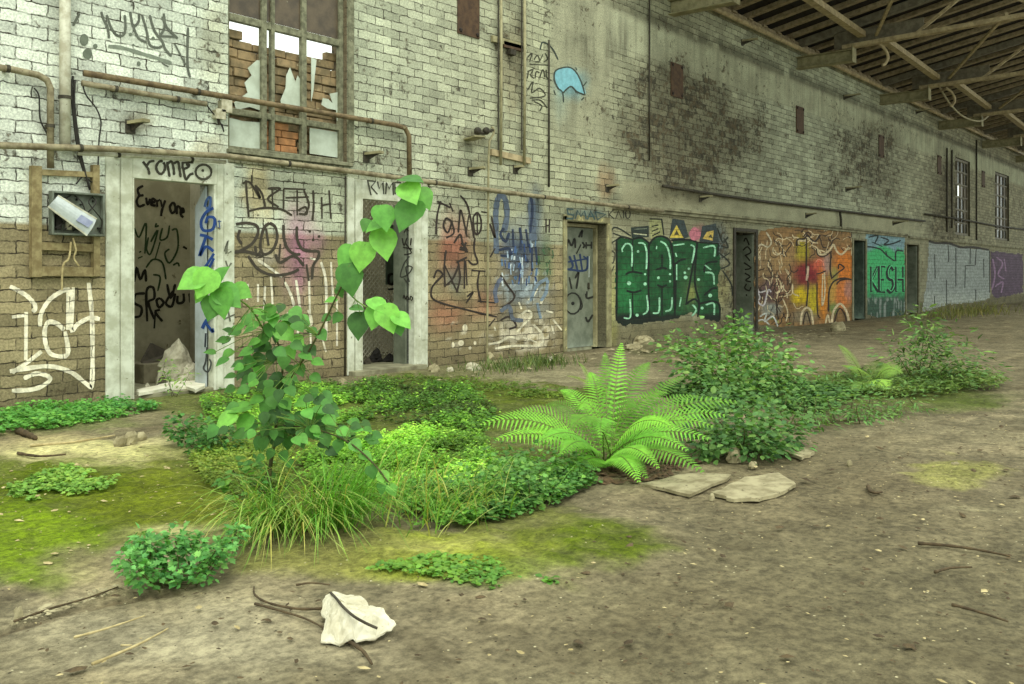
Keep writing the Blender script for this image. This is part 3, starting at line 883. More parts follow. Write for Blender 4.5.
def inpoly(poly):
    P = poly
    def f(x, y):
        r = np.zeros(np.shape(x), bool)
        for i in range(len(P)):
            (x1, y1), (x2, y2) = P[i - 1], P[i]
            c = ((y1 > y) != (y2 > y)) & (x < (x2 - x1) * (y - y1) / ((y2 - y1) or 1e-9) + x1)
            r ^= c
        return r.astype(float)
    return f


def wob(f, a, s, seed):
    return lambda x, y: f(x + a * (vn(x / s, y / s, seed) - .5) * 2, y + a * (vn(x / s, y / s, seed + 1) - .5) * 2)


# ---------------------------------------------------------------- green HAZE mural
c = crop(605, 210, 5.608)
g = Paint()
poly = c([(60, 165), (100, 152), (150, 162), (200, 155), (250, 185), (290, 152), (335, 150), (372, 180), (385, 165), (500, 170), (530, 182), (638, 182), (645, 330), (630, 440), (648, 560), (640, 630), (560, 610), (480, 570), (400, 610), (250, 630), (90, 650), (62, 620)])
def hazecol(x, y):
    n = fbm(x / 5, y / 6, 71)[..., None]
    col = np.array(srgb(28, 78, 42)) * (.5 + .9 * n)
    m = blob(x, y, 628, 292, 16, 30, .9, 3, .3); col = lerp(col, m * .6, srgb(44, 122, 66))
    m = blob(x, y, 690, 290, 12, 26, .9, 4, .3); col = lerp(col, m * .6, srgb(70, 100, 58))
    m = blob(x, y, 692, 293, 5, 10, .8, 4, .3); col = lerp(col, m * .8, srgb(138, 142, 78))
    m = sstep(311, 317, y + 3 * (vn(x / 4, y / 4, 5) - .5)); col = lerp(col, m * .92, srgb(22, 26, 24))
    return col
g.patch(wob(inpoly(poly), 1.2, 3, 9), hazecol, 612, 722, 232, 330, 150, 120)
K = srgb(18, 26, 22)
for L in ([(65, 165), (66, 400), (64, 620)], [(65, 168), (98, 150), (150, 165)], [(155, 165), (156, 350)], [(115, 362), (150, 347), (212, 356)], [(120, 452), (160, 462), (205, 450)], [(155, 455), (156, 600)],
          [(155, 166), (200, 155), (247, 185)], [(247, 180), (244, 400), (250, 620)], [(248, 195), (280, 155), (330, 150), (370, 190), (386, 330), (392, 600)], [(285, 335), (320, 325), (348, 330)], [(292, 420), (320, 430), (347, 420)],
          [(320, 250), (320, 325)], [(320, 430), (320, 590)], [(372, 170), (440, 166), (515, 182), (500, 270), (455, 525)], [(385, 312), (420, 283), (455, 275)], [(400, 330), (396, 560)], [(520, 182), (636, 188)],
          [(636, 186), (632, 260)], [(632, 288), (568, 300), (556, 350)], [(515, 190), (504, 400), (528, 520), (520, 600)], [(555, 480), (600, 442), (630, 440)], [(520, 530), (590, 512), (640, 530), (642, 620)], [(450, 530), (500, 500), (525, 520)]):
    g.stroke(c(L), 2.0, K)
for x0, y0, x1, y1 in ((145, 92, 246, 150), (250, 58, 316, 120)):
    pass
g.fill(c([(145, 98), (246, 88), (246, 152), (150, 156)]), srgb(42, 52, 46)); g.stroke(c([(160, 132), (235, 140)]), 1.5, srgb(170, 172, 140)); g.stroke(c([(165, 108), (235, 104)]), 1, srgb(110, 118, 100))
g.fill(c([(248, 52), (312, 56), (326, 140), (256, 160)]), srgb(150, 152, 104))
for L in ([(250, 50), (318, 52), (330, 140)], [(262, 120), (300, 105)], [(265, 145), (310, 122)], [(262, 92), (300, 84)]): g.stroke(c(L), 1.7, K, False)
g.fill(c([(378, 48), (444, 58), (470, 150), (440, 162), (360, 160)]), srgb(52, 62, 62)); g.fill(c([(402, 84), (440, 156), (362, 156)]), srgb(196, 176, 76)); g.fill(c([(402, 112), (416, 140), (388, 140)]), srgb(70, 66, 44))
g.fill(c([(470, 130), (500, 95), (540, 130), (520, 168), (485, 165)]), srgb(184, 112, 124), True)
g.fill(c([(545, 90), (622, 76), (640, 182), (530, 178)]), srgb(56, 66, 66)); g.fill(c([(548, 160), (572, 122), (610, 115), (604, 172)]), srgb(196, 170, 88)); g.fill(c([(580, 150), (595, 135), (604, 160)]), srgb(60, 62, 48))
for L in ([(12, 200), (50, 98), (145, 145)], [(45, 130), (130, 160)], [(12, 200), (60, 170)], [(630, 100), (660, 180), (690, 150)], [(650, 200), (690, 210), (670, 160)], [(640, 240), (700, 300), (650, 330)], [(655, 270), (700, 240)], [(660, 340), (710, 420), (715, 480)]): g.stroke(c(L), 1.6, srgb(46, 50, 42))
MN = srgb(150, 206, 168)
for L in ([(95, 220), (118, 190), (150, 208), (150, 318)], [(185, 185), (218, 190), (234, 240), (232, 332)], [(310, 175), (345, 200), (365, 270), (366, 332)], [(385, 198), (445, 190)], [(480, 195), (502, 215), (487, 298)], [(550, 212), (612, 203), (614, 262)],
          [(560, 308), (595, 336)], [(563, 350), (605, 358), (612, 418)], [(140, 500), (142, 600), (105, 604)], [(235, 478), (240, 560), (213, 586)], [(305, 490), (302, 570), (268, 578)], [(376, 490), (370, 555), (338, 568)], [(427, 490), (418, 542)],
          [(565, 532), (610, 524), (612, 588)], [(490, 530), (512, 560), (488, 595)], [(402, 305), (402, 392)], [(95, 220), (98, 236)], [(395, 240), (402, 262)], [(290, 200), (288, 220)]):
    g.stroke(c(L), 1.7, MN)
for x, y, r in ((135, 410, 2.2), (225, 415, 1.7), (300, 380, 1.5), (452, 378, 2), (448, 352, 1.3), (365, 360, 1.2), (365, 400, 1.2), (225, 360, 1.1), (545, 550, 1.5), (180, 590, 1.6), (470, 330, 1.3), (525, 390, 1.5), (185, 232, 1.3), (590, 480, 2)):
    g.dot(*c([(x, y)])[0], r, MN)
g.done('graffiti_mural', 'green mural of tall block letters reading HAZE', WALL)

# ---------------------------------------------------------------- orange mural
c = crop(750, 220, 6.109)
g = Paint()
BL = [(110, 250, 90, 120, .75, srgb(146, 122, 86)), (210, 240, 80, 120, .7, srgb(172, 138, 88)), (320, 190, 42, 90, .9, srgb(176, 162, 34)), (350, 320, 85, 80, .95, srgb(132, 30, 40)), (425, 275, 40, 50, .9, srgb(216, 100, 72)),
      (310, 465, 52, 55, .95, srgb(214, 184, 14)), (390, 490, 40, 90, .9, srgb(196, 178, 24)), (445, 460, 34, 150, .9, srgb(212, 132, 30)), (570, 290, 70, 110, .95, srgb(214, 122, 34)), (560, 460, 66, 80, .95, srgb(212, 124, 56)),
      (500, 420, 26, 140, .8, srgb(196, 156, 66)), (510, 540, 26, 36, .8, srgb(100, 138, 72)), (600, 430, 24, 60, .7, srgb(176, 130, 120)), (110, 440, 70, 80, .8, srgb(78, 60, 72)), (130, 545, 60, 40, .8, srgb(148, 156, 146)), (470, 270, 26, 60, .7, srgb(184, 150, 140)),
      (190, 400, 60, 90, .7, srgb(122, 84, 66)), (520, 330, 20, 50, .7, srgb(140, 150, 76)), (330, 590, 80, 40, .8, srgb(138, 126, 98))]
def orcol(x, y):
    X, Y = (x - 750) * 6.109, (y - 220) * 6.109
    col = np.array(srgb(140, 108, 66)) * (.55 + .8 * fbm(x / 4, y / 6, 81))[..., None]
    for bx, by, rx, ry, a, cc in BL:
        col = lerp(col, blob(X, Y, bx, by, rx * 1.18, ry * 1.15, .6, int(bx), .25) * a, cc)
    return col * (.8 + .4 * fbm(x / 3, y / 3, 84))[..., None]
poly = c([(28, 165), (60, 70), (180, 40), (400, 45), (622, 75), (628, 640), (400, 645), (200, 650), (30, 640)])
g.patch(wob(inpoly(poly), 1, 3, 19), orcol, 752, 854, 226, 328, 140, 110)
rnd = random.Random(11)
CR, DK = srgb(214, 196, 156), srgb(58, 44, 34)
for k in range(120):      # the swirling line work at the left and along the top
    if k < 76: x, y = rnd.uniform(40, 270), rnd.uniform(90, 600)
    else: x, y = rnd.uniform(160, 620), rnd.uniform(55, 170)
    L = [(x, y)]; an = rnd.uniform(1.0, 2.2) if k < 76 else rnd.uniform(-.6, 1.2)
    for j in range(5):
        an += rnd.uniform(-.9, .9); s = rnd.uniform(14, 26); x += s * math.cos(an) * .8; y += s * math.sin(an); L.append((min(max(x, 34), 620), min(max(y, 55), 640)))
    g.stroke(c(L), rnd.uniform(.5, 1.2), CR if k % 2 else DK)
for L, w, col in (([(285, 160), (290, 120), (330, 115), (350, 95), (375, 120), (400, 130), (430, 90)], 1.8, DK), ([(300, 150), (300, 125), (335, 128), (352, 108), (380, 135), (415, 140)], 1.3, CR),
                  ([(345, 110), (345, 330), (355, 400), (345, 530)], 1.6, DK), ([(355, 280), (352, 330), (345, 370)], 2.2, srgb(206, 176, 150)), ([(410, 170), (420, 205), (450, 210), (490, 180), (510, 150), (530, 190), (560, 210), (600, 170)], 1.8, CR),
                  ([(405, 175), (416, 215), (455, 222), (500, 190)], 1.2, DK), ([(495, 200), (490, 300), (500, 360)], 1.6, DK), ([(495, 360), (540, 320), (575, 292), (545, 270), (540, 300)], 1.5, DK), ([(480, 560), (482, 450), (495, 400), (520, 370), (570, 355), (620, 365)], 1.7, DK),
                  ([(528, 395), (550, 370), (600, 360)], 1.6, DK), ([(455, 320), (458, 440), (446, 515), (440, 500), (445, 330)], 1.3, CR), ([(405, 330), (430, 325), (465, 310)], 1.3, DK), ([(410, 380), (412, 560), (430, 600)], 1.3, DK),
                  ([(310, 640), (318, 570), (345, 535), (375, 560), (385, 640)], 2.0, CR), ([(325, 640), (335, 580), (350, 565), (370, 640)], 1.3, DK), ([(500, 640), (510, 560), (550, 512), (590, 560), (608, 640)], 2.2, CR), ([(515, 640), (530, 570), (552, 540), (580, 580), (592, 640)], 1.5, DK),
                  ([(460, 640), (475, 580), (490, 640)], 1.6, CR), ([(35, 420), (60, 470), (50, 500), (85, 520), (110, 430), (130, 440)], 1.6, srgb(196, 190, 190)), ([(40, 380), (55, 440), (100, 430)], 1.4, srgb(196, 190, 190)),
                  ([(35, 170), (70, 150), (110, 165), (130, 130), (100, 75)], 1.4, srgb(200, 190, 160)), ([(160, 480), (165, 560), (175, 610)], 1.4, DK), ([(200, 480), (230, 560), (220, 620)], 1.3, CR), ([(60, 590), (100, 570), (90, 620), (140, 590), (170, 650)], 1.6, srgb(204, 206, 196)),
                  ([(40, 620), (80, 610), (120, 640)], 1.4, srgb(204, 206, 196)), ([(400, 260), (420, 240), (448, 262), (452, 310)], 1.2, srgb(226, 140, 110))):
    g.stroke(c(L), w, col)
g.done('graffiti_mural', 'orange, red and yellow mural full of swirling lines', WALL)

# ---------------------------------------------------------------- bright green mural, silver mural, purple end
c = crop(850, 228, 6.481)
g = Paint()
def gcol(x, y):
    X, Y = (x - 850) * 6.481, (y - 228) * 6.481
    n = fbm(x / 2.5, y / 4, 91)
    col = np.ones(x.shape + (3,)) * np.array(srgb(120, 152, 160)) * (.75 + .5 * n)[..., None]
    m = sstep(115, 150, Y - 25 * np.sin(X * .02) - np.maximum(0, X - 200) * .35 * (X < 300)); col = lerp(col, m, srgb(66, 176, 108))
    m = sstep(395, 470, Y + 60 * (n - .5)); col = lerp(col, m * .9, srgb(56, 66, 62))
    m = sstep(440, 470, Y) * sstep(.6, .66, vn(x / 1.2, y / 9, 95)); col = lerp(col, m * .8, srgb(150, 158, 150))
    return col
g.patch(wob(inpoly(c([(104, 35), (352, 55), (360, 575), (200, 585), (108, 560)])), .6, 2, 5), gcol, 864, 907, 232, 322, 60, 90)
for L in ([(110, 120), (150, 125), (200, 140), (240, 180), (290, 215)], [(232, 150), (240, 180)], [(295, 215), (300, 150), (345, 150)], [(120, 60), (180, 50), (160, 100)], [(200, 60), (250, 80), (220, 110), (280, 100), (330, 80)], [(140, 90), (210, 120)]):
    g.stroke(c(L), 1.5, srgb(26, 40, 40))
for ch, x0, w_ in (('K', 138, 46), ('E', 192, 40), ('S', 240, 46), ('H', 300, 46)):
    for ln in FONT[ch]: g.stroke(c([(x0 + a * w_, 415 - b_ * 165) for a, b_ in ln]), 3.6, srgb(20, 34, 32), len(ln) > 4)
    for ln in FONT[ch]: g.stroke(c([(x0 + 5 + a * w_, 408 - b_ * 165) for a, b_ in ln]), .9, srgb(96, 206, 140), len(ln) > 4)
g.done('graffiti_mural', 'bright green mural between two narrow dark doorways, blue along its top', WALL)

g = Paint()
def scol(x, y):
    n = fbm(x / 1.4, y / 2.2, 101, 3); col = np.array(srgb(142, 150, 144)) * (.7 + .6 * n)[..., None]
    return lerp(col, sstep(288, 300, y + 8 * (n - .5)) * .5, srgb(176, 182, 170))
g.patch(wob(inpoly(c([(512, 85), (600, 100), (680, 115), (760, 130), (905, 145), (905, 455), (820, 480), (640, 495), (520, 530), (468, 545), (480, 440), (500, 330)])), .5, 2, 7), scol, 920, 992, 238, 316, 90, 70)
for L in ([(548, 170), (552, 325)], [(636, 110), (640, 220)], [(686, 130), (686, 240)], [(686, 225), (686, 380)], [(780, 130), (778, 235)], [(745, 245), (812, 240), (818, 130)], [(748, 245), (744, 390)], [(866, 200), (868, 320)], [(625, 335), (625, 500)], [(548, 440), (548, 495)], [(905, 145), (905, 420)], [(815, 400), (815, 470)]):
    g.stroke(c(L), 1.25, srgb(40, 44, 40), False)
for L in ([(510, 85), (560, 98), (640, 100), (720, 125), (800, 125), (900, 142)],): g.stroke(c(L), 2.2, srgb(44, 40, 32))
g.done('graffiti_mural', 'silver-grey mural with thin black upright strokes', WALL)
g = Paint()
def pcol(x, y):
    return np.array(srgb(84, 66, 84)) * (.5 + 1.0 * fbm(x / 1.6, y / 2.6, 111))[..., None]
g.patch(wob(inpoly(c([(912, 150), (1120, 170), (1120, 420), (940, 455), (915, 420)])), .6, 2, 8), pcol, 989, 1024, 248, 300, 40, 50)
for L in ([(925, 200), (940, 300), (920, 400)], [(950, 190), (990, 230), (960, 300), (1000, 330)], [(940, 380), (990, 350), (980, 420)], [(1000, 200), (1010, 280)]): g.stroke(c(L), 1.5, srgb(140, 110, 140))
g.done('graffiti_mural', 'dark purple scrawl at the far end of the wall', WALL)

# ---------------------------------------------------------------- tags
c = crop(18, 270, 4.885)
g = Paint()
TW = srgb(232, 224, 196)
for L in ([(-40, 80), (0, 100), (50, 132), (85, 178), (72, 205)], [(40, 205), (38, 440)], [(-30, 500), (20, 470), (115, 398)], [(108, 275), (112, 215), (150, 150), (200, 112), (245, 96), (262, 130)], [(243, 105), (243, 292)], [(226, 292), (190, 262), (148, 255), (130, 300), (138, 370), (168, 414), (242, 412), (230, 300)],
          [(270, 85), (260, 288), (292, 264), (350, 234), (400, 240)], [(345, 62), (362, 250), (362, 548), (340, 560), (260, 500), (150, 470), (0, 488), (-40, 495)], [(28, 530), (90, 506), (148, 520), (150, 545), (80, 582), (-30, 590)], [(-30, 230), (30, 222)]):
    g.stroke(c(L), 4.4, TW)
g.done('graffiti_tag', 'white brush tag on the brown bricks at the left edge', WALL)

c = crop(70, 18, 6.4)
g = Paint(); G1 = srgb(92, 96, 84)
for L in ([(20, 50), (40, 10), (60, -30)], [(200, -40), (215, 10), (240, 60), (250, 130)], [(235, -20), (262, 60), (300, 110), (340, 110), (355, 60), (350, -20)], [(385, -40), (395, 20), (410, 70), (440, 130), (490, 155)], [(410, 60), (440, 20), (440, -30)], [(460, -20), (490, 80), (510, 170), (560, 190), (590, 180)],
          [(510, -20), (540, 80), (590, 150), (610, 200), (650, 245)], [(570, 120), (605, 60), (600, -30)], [(590, -10), (620, 60), (690, 130)], [(560, 115), (680, 120)], [(670, 165), (740, 300)], [(755, 60), (752, 300), (770, 380)]): g.stroke(c(L), 2.6, G1)
g.stroke(c([(245, 180), (340, 192), (450, 225), (550, 255), (650, 290)]), 3.6, srgb(120, 128, 112)); g.stroke(c([(590, 290), (630, 312)]), 2, G1)
for x, y, rx, ry in ((90, 140, 4.6, 6.2), (112, 230, 5, 5.4), (162, 180, 2.4, 2.4), (388, 105, 1.8, 1.8), (532, 130, 1.8, 1.8), (440, 292, 2, 2.6), (405, 172, 1.2, 1.2)): g.dot(*c([(x, y)])[0], rx, srgb(104, 112, 96), ry)
g.done('graffiti_tag', 'dark grey brush tag high on the wall beside the white pipe', WALL, 'marker')

c = crop(230, 165, 5.95)
g = Paint(); B2 = srgb(58, 52, 40); B3 = srgb(64, 58, 48)
for L in ([(95, 90), (100, 180), (112, 310)], [(75, 110), (120, 105), (180, 200), (150, 120)], [(130, 60), (130, 110)], [(150, 120), (190, 170), (210, 250)], [(110, 275), (200, 255), (300, 262), (370, 300)], [(225, 140), (300, 140), (225, 200), (290, 250)], [(250, 130), (255, 260)], [(320, 140), (318, 260)], [(320, 140), (450, 145)],
          [(400, 150), (400, 300)], [(330, 195), (470, 190)], [(440, 150), (470, 240), (440, 300)], [(495, 150), (498, 250), (490, 330)], [(545, 190), (548, 320)], [(590, 150), (600, 320)], [(550, 240), (600, 230)], [(405, 270), (450, 250), (455, 290), (410, 290)]): g.stroke(c(L), 2.2, B2)
for L in ([(35, 352), (100, 345), (160, 362), (165, 410), (130, 470), (60, 510), (30, 515)], [(60, 385), (48, 430), (70, 470)], [(235, 345), (200, 380), (180, 480), (200, 530), (250, 510), (280, 440), (270, 370), (235, 345)], [(215, 380), (230, 480)], [(318, 355), (322, 440), (345, 500), (385, 530), (420, 530)], [(398, 365), (400, 440), (430, 500), (475, 512), (525, 515), (525, 550), (495, 600), (488, 680)],
          [(108, 540), (160, 612), (230, 650), (300, 655), (370, 640), (410, 620)], [(-30, 470), (10, 490), (-20, 520)], [(-20, 530), (90, 515), (200, 545)], [(270, 530), (300, 580), (380, 540), (440, 600)], [(150, 480), (160, 540), (190, 500)], [(300, 470), (290, 570)], [(455, 590), (470, 690)]): g.stroke(c(L), 2.9, B3)
for x, y in ((475, 395), (530, 425), (495, 445), (455, 290)): g.dot(*c([(x, y)])[0], 1.4, B2)
g.done('graffiti_tag', 'two rows of dark rounded letters between the white doorways', WALL, 'marker')
g = Paint()
for L in ([(258, 284), (258, 302)], [(265, 286), (264, 312)], [(271, 276), (274, 330)], [(296, 280), (300, 312), (297, 338)], [(309, 278), (311, 352)], [(321, 262), (326, 284), (326, 340)], [(331, 262), (333, 300)], [(337, 300), (337, 346)], [(248, 284), (247, 300)], [(285, 282), (292, 298), (296, 316)], [(258, 260), (270, 268), (282, 277)], [(310, 258), (317, 260)]):
    g.stroke(L, 2.6, srgb(214, 208, 184))
for L in ([(282, 318), (292, 310), (298, 306)], [(308, 310), (312, 322), (306, 330)], [(320, 330), (326, 352)]): g.stroke(L, 2.2, srgb(206, 200, 172))
g.done('graffiti_tag', 'runs of white paint on the dado between the white doorways', WALL)

c = crop(425, 180, 5.7)
g = Paint(); B4 = srgb(52, 44, 38)
for L in ([(70, 122), (110, 140), (145, 158)], [(90, 120), (70, 200), (62, 310)], [(120, 215), (105, 260), (130, 300), (150, 240), (120, 215)], [(150, 230), (165, 300), (120, 330)], [(190, 300), (196, 230), (205, 172), (240, 322)], [(202, 88), (240, 140), (262, 230), (280, 330)], [(235, 300), (250, 200)], [(165, 360), (200, 310), (215, 360), (235, 410)],
          [(275, 210), (300, 186), (320, 230), (316, 290), (292, 310), (278, 270), (275, 210)], [(278, 250), (318, 246)], [(298, 190), (298, 310)], [(285, 330), (280, 400), (300, 470), (270, 480), (245, 455)], [(120, 400), (110, 500), (115, 610)], [(195, 480), (160, 560), (120, 600)], [(110, 480), (185, 640)], [(190, 470), (200, 560), (180, 640)],
          [(225, 450), (225, 620)], [(232, 460), (240, 600)], [(265, 515), (345, 520)], [(310, 520), (300, 600), (320, 700)], [(50, 560), (70, 515), (100, 540), (60, 585), (38, 620), (40, 670), (90, 700), (200, 730), (320, 760), (410, 780)], [(400, 388), (372, 440)], [(430, 540), (470, 600), (510, 670), (440, 730)], [(400, 790), (350, 850)],
          [(240, 665), (275, 640), (235, 700)], [(300, 690), (400, 700)], [(430, 800), (480, 780), (520, 830), (480, 850)], [(320, 180), (355, 186)], [(690, 220), (690, 300)], [(710, 222), (708, 300)], [(690, 260), (712, 258)], [(370, 250), (400, 330), (380, 210)], [(140, 130), (160, 180)], [(196, 395), (240, 405)], [(205, 360), (230, 380)]):
    g.stroke(c(L), 1.9, B4)
for L in ([(210, 355), (240, 400)], [(200, 380), (245, 410)], [(215, 400), (235, 355)], [(180, 470), (240, 440)]): g.stroke(c(L), 3, B4)
g.done('graffiti_tag', 'tangled black tags over red spray right of the second doorway', WALL, 'marker')
g = Paint(); BL1, BL2 = srgb(88, 100, 114), srgb(46, 56, 76)
g.stroke(c([(408, 420), (404, 250), (405, 170), (415, 110), (436, 88), (460, 120), (467, 210), (448, 300)]), 5.5, BL1)
g.stroke(c([(608, 110), (612, 240), (616, 350)]), 7.5, BL1)
for L in ([(600, 90), (612, 160), (600, 300)], [(450, 275), (430, 310), (460, 350), (480, 300)], [(500, 280), (505, 380)], [(540, 270), (548, 330), (545, 400)], [(575, 280), (590, 380)], [(420, 400), (480, 390), (480, 430), (430, 430)], [(560, 420), (590, 470)], [(610, 360), (610, 520)], [(630, 380), (640, 470)]): g.stroke(c(L), 2.8, BL2)
rnd = random.Random(3)
for k in range(46):
    x, y = rnd.uniform(430, 640), rnd.uniform(340, 580); g.stroke(c([(x, y), (x + rnd.uniform(-8, 8), y + rnd.uniform(12, 50))]), rnd.uniform(1, 2.4), srgb(*rnd.choice(((72, 100, 146), (46, 66, 108), (156, 176, 190), (196, 206, 206), (90, 120, 150)))))
for k in range(14):
    x, y = rnd.uniform(640, 740), rnd.uniform(380, 540); g.stroke(c([(x, y), (x + rnd.uniform(-14, 14), y + rnd.uniform(12, 40))]), 1.4, srgb(66, 96, 66))
for L in ([(700, 570), (690, 640), (660, 690)], [(600, 690), (640, 600), (700, 560)], [(640, 700), (660, 790)]): g.stroke(c(L), 3.2, srgb(118, 136, 148))
g.stroke(c([(410, 700), (400, 640), (420, 580), (440, 560)]), 4, srgb(92, 100, 116)); g.stroke(c([(430, 750), (480, 720), (500, 790), (560, 800)]), 4, srgb(92, 100, 110))
g.done('graffiti_tag', 'blue sprayed arch, bar and dripping splashes beside the grey-green door', WALL)
c = crop(425, 260, 5.7)
g = Paint()
for L in ([(550, 310), (580, 290), (605, 300), (600, 330), (560, 370), (525, 410)], [(620, 370), (665, 420), (670, 470), (630, 500)], [(590, 230), (620, 200), (640, 160)], [(690, 290), (730, 300)], [(730, 340), (780, 400)], [(720, 370), (735, 420)], [(535, 240), (550, 280)], [(660, 250), (690, 180), (705, 130)], [(430, 280), (470, 270)], [(395, 380), (402, 402)], [(360, 480), (420, 470), (480, 440), (540, 450)], [(400, 505), (500, 490), (620, 490)], [(560, 440), (640, 470)]): g.stroke(c(L), 2.3, srgb(206, 200, 172))
g.done('graffiti_tag', 'loose white strokes low on the wall left of the grey-green door', WALL)
g = Paint()
for px, py, r, ry in ((465, 328, 2.6, 4), (461, 343, 3, 3), (453, 345, 1.6, 3), (475, 343, 1.4, 2), (470, 348, 1.6, 1.6)): g.dot(px, py, r, srgb(206, 198, 168), ry)
g.done('graffiti_tag', 'white paint splashes low on the brown dado', WALL)

# tags round the doorways
c = crop(125, 160, 4.273)
g = Paint(0.0, -.0375); c2 = crop(135, 150, 10.24)
for L in ([(80, 118), (105, 150), (135, 195), (148, 252)], [(118, 168), (150, 122), (200, 112)], [(285, 112), (245, 122), (218, 170), (232, 222), (268, 245), (300, 212), (308, 165), (290, 125)], [(330, 120), (338, 180), (355, 275)], [(335, 140), (375, 118), (396, 190), (400, 258)], [(396, 140), (440, 122), (455, 190), (468, 280)],
          [(490, 120), (490, 190), (535, 180), (555, 155), (520, 150)], [(490, 130), (600, 128)], [(495, 195), (520, 300), (560, 255), (600, 240)]): g.stroke(c2(L), 2.6, srgb(64, 62, 50))
x, y = c2([(702, 225)])[0]; g.ell(x, y, 8, 7.4, 2.4, srgb(64, 62, 50)); g.dot(*c2([(695, 210)])[0], 1.5, srgb(64, 62, 50))
g.done('graffiti_tag', 'ROMEO sprayed on the lintel of the first doorway', d1, 'marker')
g = Paint(0.0, -.0385)
for L in ([(388, 250), (392, 285), (405, 290), (402, 255)], [(395, 262), (412, 262)]): g.stroke(c(L), 1.3, srgb(60, 80, 120), False)
g.done('graffiti_tag', 'small blue letters on the right jamb', d1, 'marker')
g = Paint(0.0, -.0235)
for L in ([(425, 390), (440, 345), (432, 400), (455, 390)], [(430, 430), (440, 460), (455, 440)], [(422, 680), (470, 660)], [(440, 640), (450, 690)]): g.stroke(c(L), 2.2, srgb(96, 98, 82), False)
g.done('graffiti_tag', 'grey scrawl on the outer right jamb', d1, 'marker')
c = crop(340, 165, 5.47)
g = Paint(0.0, -.0375)
for L in ([(150, 80), (170, 165)], [(150, 85), (195, 90), (170, 120), (205, 160)], [(205, 90), (215, 130), (235, 95), (240, 160)], [(250, 160), (255, 95), (270, 130), (290, 95), (292, 165)], [(300, 95), (302, 160)], [(300, 95), (335, 95)], [(302, 125), (330, 125)], [(330, 165), (345, 110), (360, 170)]): g.stroke(c(L), 1.8, srgb(66, 66, 54), False)
g.done('graffiti_tag', 'dark letters sprayed on the lintel of the second doorway', d2, 'marker')

# inside of the first room
c = crop(125, 160, 4.273)
g = Paint(RB, -.003); KB = srgb(40, 36, 30)
for L in ([(78, 110), (55, 125), (62, 150), (80, 150)], [(62, 150), (50, 175), (60, 198), (85, 190)], [(90, 160), (97, 190), (108, 165)], [(112, 185), (130, 175), (118, 165), (112, 190), (132, 194)], [(136, 170), (138, 200)], [(136, 180), (150, 168)], [(152, 170), (158, 200)], [(172, 172), (158, 215), (154, 240)],
          [(205, 180), (192, 200), (200, 226), (215, 215), (212, 190), (205, 180)], [(222, 232), (222, 200), (236, 205), (238, 236)], [(240, 225), (252, 220), (244, 206), (240, 235), (250, 245)]): g.stroke(c(L), 2.6, KB)
G2 = srgb(52, 70, 44)
for L in ([(40, 290), (60, 330), (90, 270), (85, 400)], [(100, 330), (92, 380), (110, 400), (140, 300), (110, 350)], [(160, 290), (150, 340), (180, 330), (190, 280)], [(150, 350), (130, 420)], [(200, 300), (222, 300), (225, 380), (190, 440), (170, 400), (190, 380)], [(90, 460), (120, 425), (160, 440), (175, 510)], [(120, 490), (150, 500), (140, 560)], [(60, 395), (70, 390)], [(55, 420), (75, 412)], [(135, 270), (130, 285), (145, 280)], [(205, 450), (225, 440), (232, 455)]): g.stroke(c(L), 1.9, G2)
for L in ([(40, 520), (50, 460), (65, 510), (85, 470), (90, 520)], [(85, 570), (45, 575), (40, 610), (70, 630), (65, 665), (38, 672)], [(95, 690), (92, 560), (120, 545), (125, 590), (100, 610), (125, 680)], [(150, 590), (135, 600), (145, 630), (165, 610), (150, 590)], [(150, 640), (130, 650), (160, 690)], [(180, 530), (195, 590), (215, 530)], [(205, 560), (175, 610), (200, 625), (215, 570)], [(225, 580), (225, 610), (250, 605), (250, 570)], [(275, 570), (282, 610), (298, 575)],
          [(130, 640), (125, 720)], [(300, 220), (300, 280)], [(248, 370), (265, 380)]): g.stroke(c(L), 2.7, KB)
g.done('graffiti_tag', 'black and green sprayed words on the back wall of the littered room, starting Every one', bpy.data.objects['wall_store'], 'marker')

# on the lining board of the first doorway (plane x = const)
def board_paint(xplane, strokes, parent, label, ox, oy, s):
    g = MB(); k = 0
    for L, w, col in strokes:
        P = [(q.x, q.y) for q in smooth_pts([(ox + a / s, oy + b / s, 0) for a, b in L], 4)]
        n = len(P); l, r = [], []; k += 1
        for i, (x, y) in enumerate(P):
            ax, ay = P[max(i - 1, 0)]; bx, by = P[min(i + 1, n - 1)]
            dx, dy = bx - ax, by - ay; q = math.hypot(dx, dy) or 1
            for arr, sg in ((l, 1), (r, -1)):
                xx, yy = x - dy / q * w / 2 * sg, y + dx / q * w / 2 * sg
                u, v = (xx - CX) / F, (HZ - yy) / F
                X = xplane - .002 - .0003 * k; t = X / (CT + u * ST)
                arr.append((X, -D + t * (ST - u * CT), H + v * t))
        g.add(l + r, [(i, i + 1, n + i + 1, n + i) for i in range(n - 1)], col)
    o = g.build('graffiti_tag', MAT['marker'], parent, col=True, fix=False); o['label'] = label
U1 = srgb(44, 76, 140)
